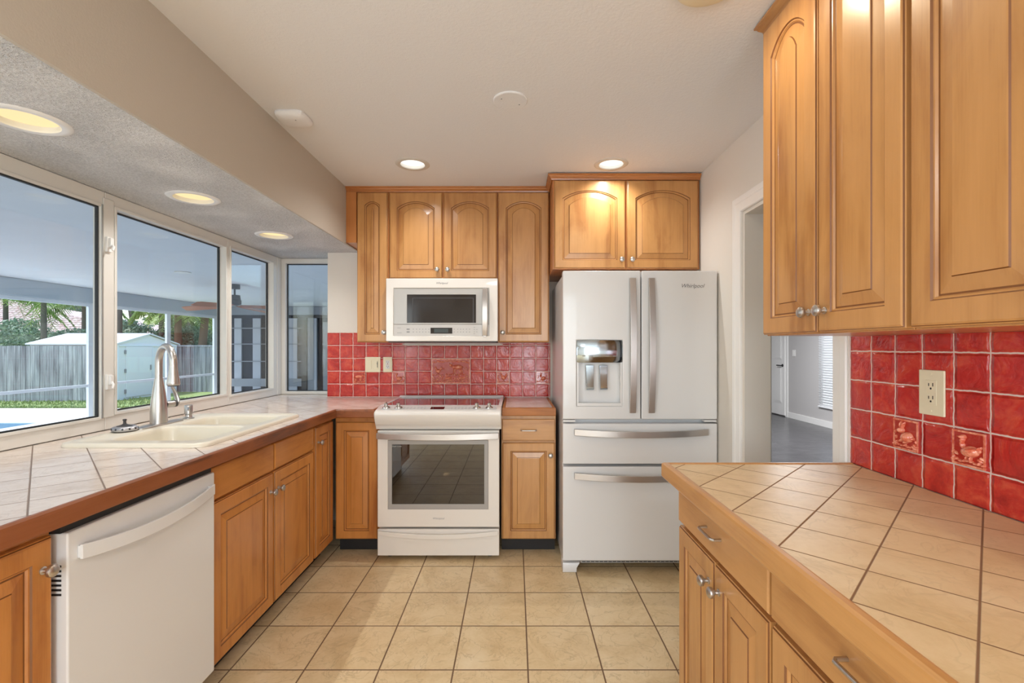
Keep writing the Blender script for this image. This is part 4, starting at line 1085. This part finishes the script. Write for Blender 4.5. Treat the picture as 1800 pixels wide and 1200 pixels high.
for (x0, x1, y0, y1, r) in bowls:
    Bz = SZ+.0125
    P = [rrect(x0, x1, y0, y1, r, Bz), rrect(x0+.004, x1-.004, y0+.004, y1-.004, r, Bz-.004), rrect(x0+.008, x1-.008, y0+.008, y1-.008, r, Bz-.02),
         rrect(x0+.018, x1-.018, y0+.018, y1-.018, r, Bz-.16), rrect(x0+.035, x1-.035, y0+.035, y1-.035, r-.01, Bz-.185), rrect(x0+.08, x1-.08, y0+.08, y1-.08, .04, Bz-.19)]
    L = [addloop(p) for p in P]
    for a, b in zip(L[:-1], L[1:]): bridge(a, b)
    bm.faces.new(L[-1]); edges += loop_edges(L[0])
bmesh.ops.triangle_fill(bm, edges=edges, use_beauty=True)
bmesh.ops.recalc_face_normals(bm, faces=bm.faces)
mb = MB(); bm.verts.index_update(); mb.add([v.co[:] for v in bm.verts], [tuple(v.index for v in f.verts) for f in bm.faces], 0, True); mb.sm = [len(f) != 3 for f in mb.f]; bm.free()
sk = obj('basin', mb, 'sink_enamel', t, angle=50)
for (x0, x1, y0, y1, r) in bowls:
    obj('drain', MB().lathe([(.0005, .003), (.028, .002), (.040, .005), (.044, .002), (.044, 0)], ((x0+x1)/2, (y0+y1)/2, SZ-.1772), n=24), 'chrome', sk)

# faucet
ZF = SZ+.0135
t = thing('faucet', (-1.712, 2.29, ZF), 'tall brushed nickel gooseneck faucet with pull-down head behind the sink', 'faucet')
def pill(x0, x1, y0, y1, z): return rrect(x0, x1, y0, y1, (x1-x0)/2*.98, z, 8)
mb = MB().loft([pill(-1.740, -1.684, 2.150, 2.430, ZF), pill(-1.740, -1.684, 2.150, 2.430, ZF+.004), pill(-1.735, -1.689, 2.156, 2.424, ZF+.007)], 0, True, True); obj('base_plate', mb, 'nickel', t)
fb = Vector((-1.722, 2.295, ZF+.007))
mb = MB().lathe([(.036, 0), (.036, .010), (.0355, .05), (.032, .11), (.025, .165), (.0185, .205), (.0175, .215)], fb, n=28); bd = obj('body', mb, 'nickel', t)
d = Vector((.84, -.54, 0)).normalized(); r = .078; zc_ = fb.z+.292
P = [fb+Vector((0, 0, .213)), fb+Vector((0, 0, .25))]
for k in range(15):
    a = PI-PI*k/14*1.0; P.append(Vector((fb.x, fb.y, zc_))+d*(r+r*math.cos(a))+Vector((0, 0, r*math.sin(a))))
P.append(P[-1]+Vector((0, 0, -.010)))
obj('spout', MB().tube(P, .0155, 18), 'nickel', t)
e = P[-1]
mb = MB().lathe([(.0160, 0), (.0160, -.006), (.0165, -.010), (.0195, -.040), (.0265, -.078), (.0275, -.088), (.025, -.093), (.0005, -.093)], e, n=28); hd = obj('spray_head', mb, 'nickel', t)
mb = MB().lathe([(.022, -.0935), (.022, -.097), (.0005, -.097)], e, n=24); obj('nozzle', mb, 'dark_plastic', hd)
h0 = fb+Vector((.012, .030, .085)); hdv = Vector((.25, .97, 0)).normalized()
mb = MB().tube([h0, h0+hdv*.055], .016, 18); hl = obj('handle', mb, 'nickel', t)
mb = MB().lathe([(.0165, 0), (.0165, .012)], h0+hdv*.040, hdv, 20); obj('handle_ring', mb, 'dark_plastic', hl)
k0 = h0+hdv*.058
mb = MB().tube([k0+Vector((0, 0, -.004)), k0+Vector((0, .004, .018)), k0+Vector((-.006, -.004, .055)), k0+Vector((-.012, -.018, .085))], [.012, .0125, .0105, .007], 12, flat=(1, .6)); obj('lever', mb, 'nickel', hl)

# soap dispenser
t = thing('soap_dispenser', (-1.712, 2.490, ZF), 'short nickel soap dispenser pump right of the faucet', 'soap dispenser')
mb = MB().lathe([(.026, 0), (.026, .003), (.018, .006), (.016, .010), (.016, .020), (.0195, .024), (.0195, .066), (.018, .069), (.0005, .070)], (-1.712, 2.490, ZF), n=24); sd = obj('pump', mb, 'nickel', t)
obj('nozzle', MB().tube([(-1.712, 2.490, ZF+.056), (-1.690, 2.455, ZF+.056), (-1.668, 2.425, ZF+.051)], [.006, .0055, .0045], 10), 'nickel', sd)
# strainer / disposal stopper
c = Vector((-1.735, 2.110, ZF))
t = thing('disposal_flange', c, 'grey perforated round drain strainer lying on the sink corner left of the faucet', 'drain strainer')
mb = MB().lathe([(.030, 0), (.046, .004), (.049, .012), (.046, .019), (.038, .024), (.034, .024), (.0005, .018)], c, n=32); st = obj('ring', mb, 'disposal_steel', t)
mb = MB()
for k in range(12):
    a = 2*PI*k/12; nrm = Vector((math.cos(a), math.sin(a), .25)).normalized(); p = c+Vector((math.cos(a)*.0470, math.sin(a)*.0470, .0135))
    mb.lathe([(.0042, 0), (.0042, .002), (.0005, .0022)], p, nrm, 10)
obj('hole_inserts', mb, 'black_plastic', st)
mb = MB().lathe([(.030, .018), (.030, .024), (.012, .030), (.006, .034), (.0055, .046), (.0085, .050), (.006, .054), (.0005, .055)], c, n=20); obj('knob', mb, 'dark_plastic', t)
# ================================================================== OUTSIDE
struct_box('patio_floor', 'patio_stone', -8.20, -2.05, -4, 13.0, -.12, -.02)
mb = MB().slab([-20, -9.55, -8.45, -8.20], [-6, 4.2, 8.45, 10.4], lambda i, j: i == 1 and j == 1, -.20, -.02, lambda u, v, w: (u, v, w))
struct('pool_deck', mb, 'patio_stone')
t = thing('swimming_pool', (-9, 6.3, -1.2), 'narrow strip of blue swimming pool in the patio deck', 'pool')
mb = MB().slab([-9.549, -9.50, -8.50, -8.451], [4.201, 4.25, 8.40, 8.449], lambda i, j: i == 1 and j == 1, -1.2, -.03, lambda u, v, w: (u, v, w)); obj('pool_wall', mb, 'pool_tile', t)
obj('water', bx(-9.499, -8.501, 4.251, 8.399, -.40, -.12), 'pool_water', t)
mb = MB(); xs_, ys_ = [-40+i*2.0 for i in range(26)], [10.4, 11.5, 12.5, 14, 16, 19, 24, 34]
V = []; 
for y in ys_:
    for x in xs_: V.append((x, y, -.02-.33*min(1, (y-10.4)/2.4)))
n_ = len(xs_); mb.add(V, [(j*n_+i, j*n_+i+1, (j+1)*n_+i+1, (j+1)*n_+i) for j in range(len(ys_)-1) for i in range(n_-1)])
gl = obj('lawn', mb, 'lawn', recalc=False, kind='structure')
# short grass blades near the fence foot
mb = MB(); rnd = random.Random(4)
for k in range(9000):
    x = rnd.uniform(-19, -9); y = rnd.uniform(10.5, 15.5); z = -.02-.33*min(1, (y-10.4)/2.4); a = rnd.uniform(0, PI); h = rnd.uniform(.03, .08); w_ = .02
    mb.add([(x-w_*math.cos(a), y-w_*math.sin(a), z), (x+w_*math.cos(a), y+w_*math.sin(a), z), (x+rnd.uniform(-.03, .03), y+rnd.uniform(-.03, .03), z+h)], [(0, 1, 2)])
obj('grass', mb, 'lawn', recalc=False, label='green grass between the pool deck and the wooden fence', category='grass', kind='stuff')

# lanai
mb = bx(-8.2, -2.025, -4, 13.0, 2.43, 2.50); struct('patio_ceiling', mb, 'lanai_ceiling')
t = thing('screen_enclosure', (-8.0, 6, -.02), 'white aluminium screen enclosure frame with posts and rail along the patio edge', 'patio enclosure')
mb = MB(); mb.box(-8.10, -7.99, -3.9, 12.9, 2.15, 2.43); obj('beam', mb, 'lanai_beam', t, bev=.01)
mb = MB(); mb.box(-8.07, -8.02, -3.9, 12.9, 2.085, 2.149); obj('header', mb, 'vinyl_white', t)
for y in (1.0, 3.0, 5.0, 7.0, 8.99, 11.0, 12.72):
    o = obj('post', bx(-8.07, -8.02, y-.06, y+.06, -.02, 2.084), 'vinyl_white', t, bev=.004)
mb = MB()
for a, b in ((1.06, 2.94), (3.06, 4.94), (5.06, 6.94), (7.06, 8.93), (9.05, 10.94), (11.06, 12.66)): mb.box(-8.065, -8.025, a, b, .57, .62)
obj('rail', mb, 'vinyl_white', t)
obj('patio_light_disc', MB().lathe([(.10, 0), (.11, -.012), (.07, -.02), (.0005, -.02)], (-4.9, 7.0, 2.4298), n=24), 'trim_paint', label='flat round white light disc on the patio ceiling beyond the middle pane', category='patio light').name = 'patio_light'

# far patio wall: dark screens, white upright panels, thin rails, black door frame
PY = 12.9
t = thing('screen_partition', (-6, PY, -.02), 'dark screened partition with white upright panels and thin rails beyond the corner windows', 'partition')
pxX = lambda px: (px-VPX)*PY/F_PX
obj('screen_panel', bx(-7.95, -2.2, PY+.10, PY+.13, -.02, 2.43), 'screen_dark', t)
for a, b in ((396, 399), (411, 423.5), (443.5, 457), (505.5, 521.5), (470, 476)): obj('upright_panel', bx(pxX(a), pxX(b), PY+.02, PY+.06, -.02, 2.10), 'panel_white', t)
for z in (1.83, 1.40, .93): obj('rail', bx(-7.9, pxX(531), PY-.01, PY+.018, z-.012, z+.012), 'screen_grey', t)
obj('rail', bx(-7.9, pxX(531), PY-.01, PY+.018, .25, .46), 'screen_grey', t, label='wide lower rail')
obj('header', bx(-7.95, -2.2, PY-.02, PY+.019, 2.19, 2.42), 'screen_grey', t)
obj('door_frame', MB().slab([pxX(531), pxX(540), -3.0], [-.02, .1, 2.11, 2.185], lambda i, j: i == 1 and j < 2, 0, .05, lambda u, v, w: (u, PY-.04+w, v)), 'black_plastic', t)
obj('upright_panel', bx(pxX(541), pxX(553), PY-.01, PY+.03, -.02, 2.18), 'screen_grey', t)
obj('upright_panel', bx(pxX(553), pxX(557), PY-.03, PY+.03, -.02, 2.10), 'panel_white', t)
obj('upright_panel', bx(pxX(568), pxX(578), PY-.01, PY+.03, -.02, 2.0), 'screen_grey', t)
# ceiling fan
c = Vector((-4.96, 8.4, 2.43))
t = thing('ceiling_fan', c, 'dark ceiling fan with reddish wooden blades under the patio ceiling', 'ceiling fan')
obj('mount', MB().lathe([(.085, -.0005), (.085, -.08), (.0005, -.08)], c, n=28), 'fan_dark', t)
obj('downrod', MB().cyl(c+Vector((0, 0, -.08)), c+Vector((0, 0, -.19)), .016), 'fan_dark', t)
obj('motor', MB().lathe([(.0005, -.19), (.085, -.19), (.095, -.27), (.105, -.28), (.105, -.35), (.06, -.37), (.0005, -.375)], c, n=28), 'fan_dark', t)
for k in range(4):
    a = -.08+k*PI/2; D = Vector((math.cos(a), math.sin(a), 0)); S_ = Vector((-D.y, D.x, .42)).normalized()
    R = []
    for q, w_ in ((.08, .05), (.25, .065), (.55, .075), (.88, .080), (.96, .06)):
        p = c+D*q+Vector((0, 0, -.385-.045*q))
        R.append([p-S_*w_, p+S_*w_, p+S_*w_+Vector((0, 0, .008)), p-S_*w_+Vector((0, 0, .008))])
    obj('blade', MB().loft(R, 0, True), 'fan_blade', t, bev=.003)

# fence, two runs
def fence(y, x0, x1, label, zt, z0=-.35):
    t = thing('wooden_fence', ((x0+x1)/2, y, z0), label, 'fence', 'weathered board fences')
    mb = MB(); x = x0; rnd = random.Random(int(x0*10))
    while x < x1:
        w_ = min(.14, x1-x); dy = rnd.uniform(-.006, .006); h = zt+rnd.uniform(-.008, .008)
        mb.box(x+.003, x+w_-.003, y+dy, y+.02+dy, z0, h); x += .145
    obj('boards', mb, 'fence_wood', t)
    obj('top_rail', bx(x0, x1, y+.03, y+.07, zt-.12, zt-.04), 'fence_wood', t)
    obj('cap_rail', bx(x0, x1, y-.03, y-.008, zt-.05, zt+.012), 'fence_wood', t) if y > 16 else None
    return t
fence(14.55, -19.5, -12.62, 'weathered grey board fence in front of the shed, left of the window mullion', 1.355)
fence(17.6, -14.5, -6.5, 'weathered grey fence run behind the right side of the shed', 1.375)

# shed
t = thing('garden_shed', (-13.7, 16.05, -.35), 'white metal garden shed with a low gable roof behind the pool deck', 'shed')
SX_0, SX_1, SY_0, SY_1, g0, ev, rg = -15.05, -12.35, 14.72, 17.30, -.35, 1.40, 1.74
mid = (SY_0+SY_1)/2
mb = MB(); pr = [(SY_0, g0), (SY_1, g0), (SY_1, ev), (mid, rg-.02), (SY_0, ev)]
mb.loft([[(x, y, z) for y, z in pr] for x in (SX_0, SX_1)], 0, True); obj('walls', mb, 'shed_white', t)
mb = MB(); pr = [(SY_0-.10, ev-.01), (mid, rg+.0), (SY_1+.10, ev-.01), (SY_1+.10, ev+.03), (mid, rg+.04), (SY_0-.10, ev+.03)]
mb.loft([[(x, y, z) for y, z in pr] for x in (SX_0-.05, SX_1+.07)], 0, True); obj('roof', mb, 'shed_roof', t)
FS = Face((SX_1, 0, 0), (0, 1, 0), (1, 0, 0))
mb = MB(); FS.box(mb, 15.05, 16.12, -.28, 1.33, .002, .03); sdr = obj('door', mb, 'shed_white', t, bev=.005)
mb = MB(); FS.box(mb, 16.02, 16.06, .55, .72, .03, .06); obj('door_handle', mb, 'mark_grey', sdr)
for z in (-.15, .5, 1.1): mb = MB(); FS.box(mb, 15.0, 15.05, z, z+.12, .002, .035); obj('hinge', mb, 'mark_grey', sdr)
mb = MB(); FS.box(mb, SY_0, SY_0+.06, g0, ev, .002, .02); FS.box(mb, SY_1-.06, SY_1, g0, ev, .002, .02); FS.box(mb, 16.14, 16.18, g0, 1.36, .002, .02); FS.box(mb, SY_0+.06, SY_1-.06, 1.34, 1.39, .002, .03)
obj('corner_trim', mb, 'vinyl_white', t)

# hedges: leafy masses of small leaves over a dark core
def leaves(mb, n, pt, size, rnd, up=.3):
    for k in range(n):
        p = pt(rnd); a = Vector((rnd.gauss(0, 1), rnd.gauss(0, 1), rnd.gauss(up, 1))).normalized(); b = a.orthogonal().normalized(); b = Matrix.Rotation(rnd.uniform(0, 2*PI), 3, a) @ b; c_ = a.cross(b)
        s_ = size*rnd.uniform(.6, 1.4); mb.add([p-b*s_, p+c_*s_*.45, p+b*s_, p-c_*s_*.45], [(0, 1, 2, 3)])
def hedge(x0, x1, y, z0, zt, label, seed, n=3600):
    rnd = random.Random(seed); t = thing('hedge_shrub', ((x0+x1)/2, y, z0), label, 'shrub', 'viburnum shrubs behind the fence')
    cx, rx, rz = (x0+x1)/2, (x1-x0)/2*1.15, (zt-z0)
    def pt(r):
        while True:
            v = Vector((r.gauss(0, 1), r.gauss(0, 1), r.gauss(0, 1))).normalized()
            if v.y > .5: continue
            q = r.uniform(.82, 1.0)*(1+.13*noise.noise(v*3+Vector((seed, 0, 0))))
            return Vector((cx+v.x*rx*q, y+v.y*.9*q, z0+rz*.5+v.z*rz*.5*q))
    mb = MB(); leaves(mb, n, pt, .075, rnd); obj('foliage', mb, 'hedge_leaf', t, recalc=False)
    mb = MB(); R = []
    for i in range(9):
        ph = -PI/2+PI*i/8; R.append([(cx+rx*.8*max(.02, math.cos(ph))*math.cos(a), y+.65*max(.02, math.cos(ph))*math.sin(a), z0+rz*.5+rz*.42*math.sin(ph)) for a in [2*PI*k/16 for k in range(16)]])
    mb.loft(R, 0, True, True); obj('inner_foliage', mb, 'hedge_leaf', t)
HL = ['shrub furthest left behind the fence', 'pale green shrub beside the grey palm trunk', 'shrub behind the left end of the shed roof', 'dark shrub behind the window mullion', 'dark shrub above the shed ridge', 'shrub behind the shed gable', 'shrub right of the brown palm trunk', 'shrub at the far right end of the fence']
for k in range(8):
    xa = -25.5+k*2.45
    hedge(xa, xa+2.7, 21.0-.15*k, -.4, 2.35+.25*math.sin(k*2.3)-(.15 if k > 3 else 0)-(.3 if k > 6 else 0), HL[k], k)

# palms
def palm(x, y, z1, lean, tr, mat, label, seed, nf=11, L=1.9, leafm='palm_leaf', r0=.10):
    rnd = random.Random(seed); t = thing('palm_tree', (x, y, -.4), label, 'palm tree', 'palms behind the fence')
    P = [Vector((x+lean*(q**1.5), y, -.4+(z1+.4)*q)) for q in [i/8 for i in range(9)]]
    obj('trunk', MB().tube(P, [r0*(1.25-.4*i/8) for i in range(9)], 12), mat, t)
    c = P[-1]; mb = MB()
    for k in range(nf):
        a = 2*PI*k/nf+rnd.uniform(-.2, .2); el = rnd.uniform(.1, 1.1); D = Vector((math.cos(a), math.sin(a), 0)); l = L*rnd.uniform(.8, 1.15)
        pts = []
        for i in range(17):
            q = i/16; pts.append(c+D*(l*q*math.cos(el*.7))+Vector((0, 0, l*(math.sin(el)*q-1.15*q*q*.9))))
        S_ = Vector((-D.y, D.x, 0))
        mb.tube(pts[::2], [.018*(1-.09*i) for i in range(9)], 5)
        for i in range(1, 17):
            q = i/16; ll = .62*math.sin(PI*(q*.85+.1))+.1
            for sgn in (-1, 1):
                for o_ in (0, .5):
                    b = pts[i-1].lerp(pts[i], o_+.25); tip = b+S_*sgn*ll*.72+D*ll*.35+Vector((0, 0, -ll*rnd.uniform(.25, .75))); w_ = D*.028
                    mb.add([b-w_, b+w_, b.lerp(tip, .6)+w_*.9, tip, b.lerp(tip, .6)-w_*.9], [(0, 1, 2, 3, 4)])
    obj('fronds', mb, leafm, t, recalc=False); return t
gx = lambda px, Y: (px-VPX)*Y/F_PX
palm(gx(77, 19.5), 19.5, 3.7, .0, 0, 'palm_trunk', 'palm with straight grey trunk behind the left fence', 1, 12, 2.2)
palm(gx(148, 23), 23, 3.6, .0, 0, 'palm_trunk', 'palm just left of the peach house corner', 2, 15, 2.4)
palm(gx(207, 19.0), 19.0, 6.4, .05, 0, 'palm_trunk', 'thick grey palm trunk right of the window mullion', 3, 9, 1.6, r0=.13)
palm(gx(244, 21), 21, 6.2, -1.0, 0, 'palm_trunk', 'slim leaning palm against the blue sky', 4, 9, 1.6, r0=.09)
palm(gx(284, 20), 20, 3.15, .0, 0, 'palm_trunk', 'palm with arching fronds above the shed gable', 5, 13, 1.05, r0=.10)
palm(gx(313, 19.5), 19.5, 3.3, .0, 0, 'brown_trunk', 'palm with straight brown trunk right of the patio post', 6, 13, 1.7, 'bright_leaf', r0=.13)
palm(gx(352, 19.5), 19.5, 3.0, .25, 0, 'brown_trunk', 'palm with thick leaning brown trunk at the right end', 7, 12, 1.8, 'bright_leaf', r0=.15)
palm(gx(10, 22), 22, 3.7, 0, 0, 'palm_trunk', 'palm at the left edge of the window view', 8, 12, 2.4)
palm(gx(330, 25), 25, 3.6, 0, 0, 'palm_trunk', 'palm of bright drooping leaves behind the two brown trunks', 9, 14, 1.9, 'bright_leaf')
palm(gx(300, 27), 27, 3.5, 0, 0, 'palm_trunk', 'distant bright palm behind the patio post', 10, 14, 1.5, 'bright_leaf')
# background trees left of the sky gap
def tree(x, y, z, r, label, seed):
    rnd = random.Random(seed); t = thing('leafy_tree', (x, y, -.4), label, 'tree', 'distant trees')
    obj('trunk', MB().cyl((x, y, -.4), (x, y, z), .2, .1, 10), 'palm_trunk', t)
    mb = MB()
    def pt(r_):
        v = Vector((r_.gauss(0, 1), r_.gauss(0, 1), r_.gauss(0, 1))).normalized(); q = r*r_.uniform(.75, 1)*(1+.3*noise.noise(v*2.2+Vector((seed, 1, 0)))); return Vector((x, y, z))+v*q
    leaves(mb, 2600, pt, .22, rnd); obj('foliage', mb, 'hedge_leaf', t, recalc=False)
tree(gx(60, 46), 46, 7.0, 3.6, 'green tree above the ridge of the tiled house roof', 21)
tree(gx(5, 44), 44, 6.2, 3.2, 'green tree at the far left above the tiled roof', 20)
tree(gx(122, 41), 41, 4.2, 2.2, 'round green tree left of the sky gap', 26)
tree(gx(118, 47), 47, 6.6, 3.2, 'green tree right of the tiled roof ridge', 22)
tree(gx(335, 40), 40, 3.9, 3.0, 'green tree behind the palms at the right', 24)
tree(gx(385, 30), 30, 3.0, 2.6, 'green tree behind the right end of the fence', 25)

# neighbouring house with barrel tile roof
t = thing('neighbour_house', (-29, 33, -.4), 'neighbouring house with pale pink barrel tile roof and peach walls', 'house')
hx0, hx1, hy0, hy1, he, hr = -46.0, -21.0, 27.0, 35.0, 2.05, 4.7; HL_ = 14.0
obj('walls', bx(hx0+.6, hx1-.6, hy0+.6, hy1-.6, -.4, he), 'peach_stucco', t)
ym, s_ = (hy0+hy1)/2, (hy1-hy0)/2
mb = MB()
nu, nv = 330, 20
V = []
for j in range(nv+1):
    q = j/nv; xr = hx1-HL_*q
    for i in range(nu+1):
        x = hx0+(xr-hx0)*i/nu if False else hx0+(hx1-hx0)*i/nu
        x = min(x, xr); V.append((x, hy0+s_*q, he+(hr-he)*q+.075*abs(math.sin(PI*(hx0+(hx1-hx0)*i/nu)/.30))))
mb.add(V, [(j*(nu+1)+i, j*(nu+1)+i+1, (j+1)*(nu+1)+i+1, (j+1)*(nu+1)+i) for j in range(nv) for i in range(nu)])
# course steps
V = []
for j in range(nv): pass
mb.add([(hx1, hy0, he), (hx1, hy1, he), (hx1-HL_, ym, hr)], [(0, 1, 2)]); mb.add([(hx0, hy1, he), (hx1, hy1, he), (hx1-HL_, ym, hr), (hx0, ym, hr)], [(0, 1, 2, 3)])
mb.add([(hx0, hy0, he), (hx0, hy1, he), (hx0, ym, hr)], [(0, 1, 2)])
obj('roof', mb, 'roof_tile', t, recalc=False)
mb = MB()
for j in range(1, 20):
    q = j/20; xr = hx1-HL_*q; y = hy0+s_*q; z = he+(hr-he)*q
    mb.box(hx0, xr, y-.07, y+.02, z-.02, z+.075)
obj('roof_courses', mb, 'roof_tile', t)
obj('gable_wall', bx(gx(144, 26), gx(156, 26), 26, 26.5, -.4, 3.7), 'peach_stucco', t)
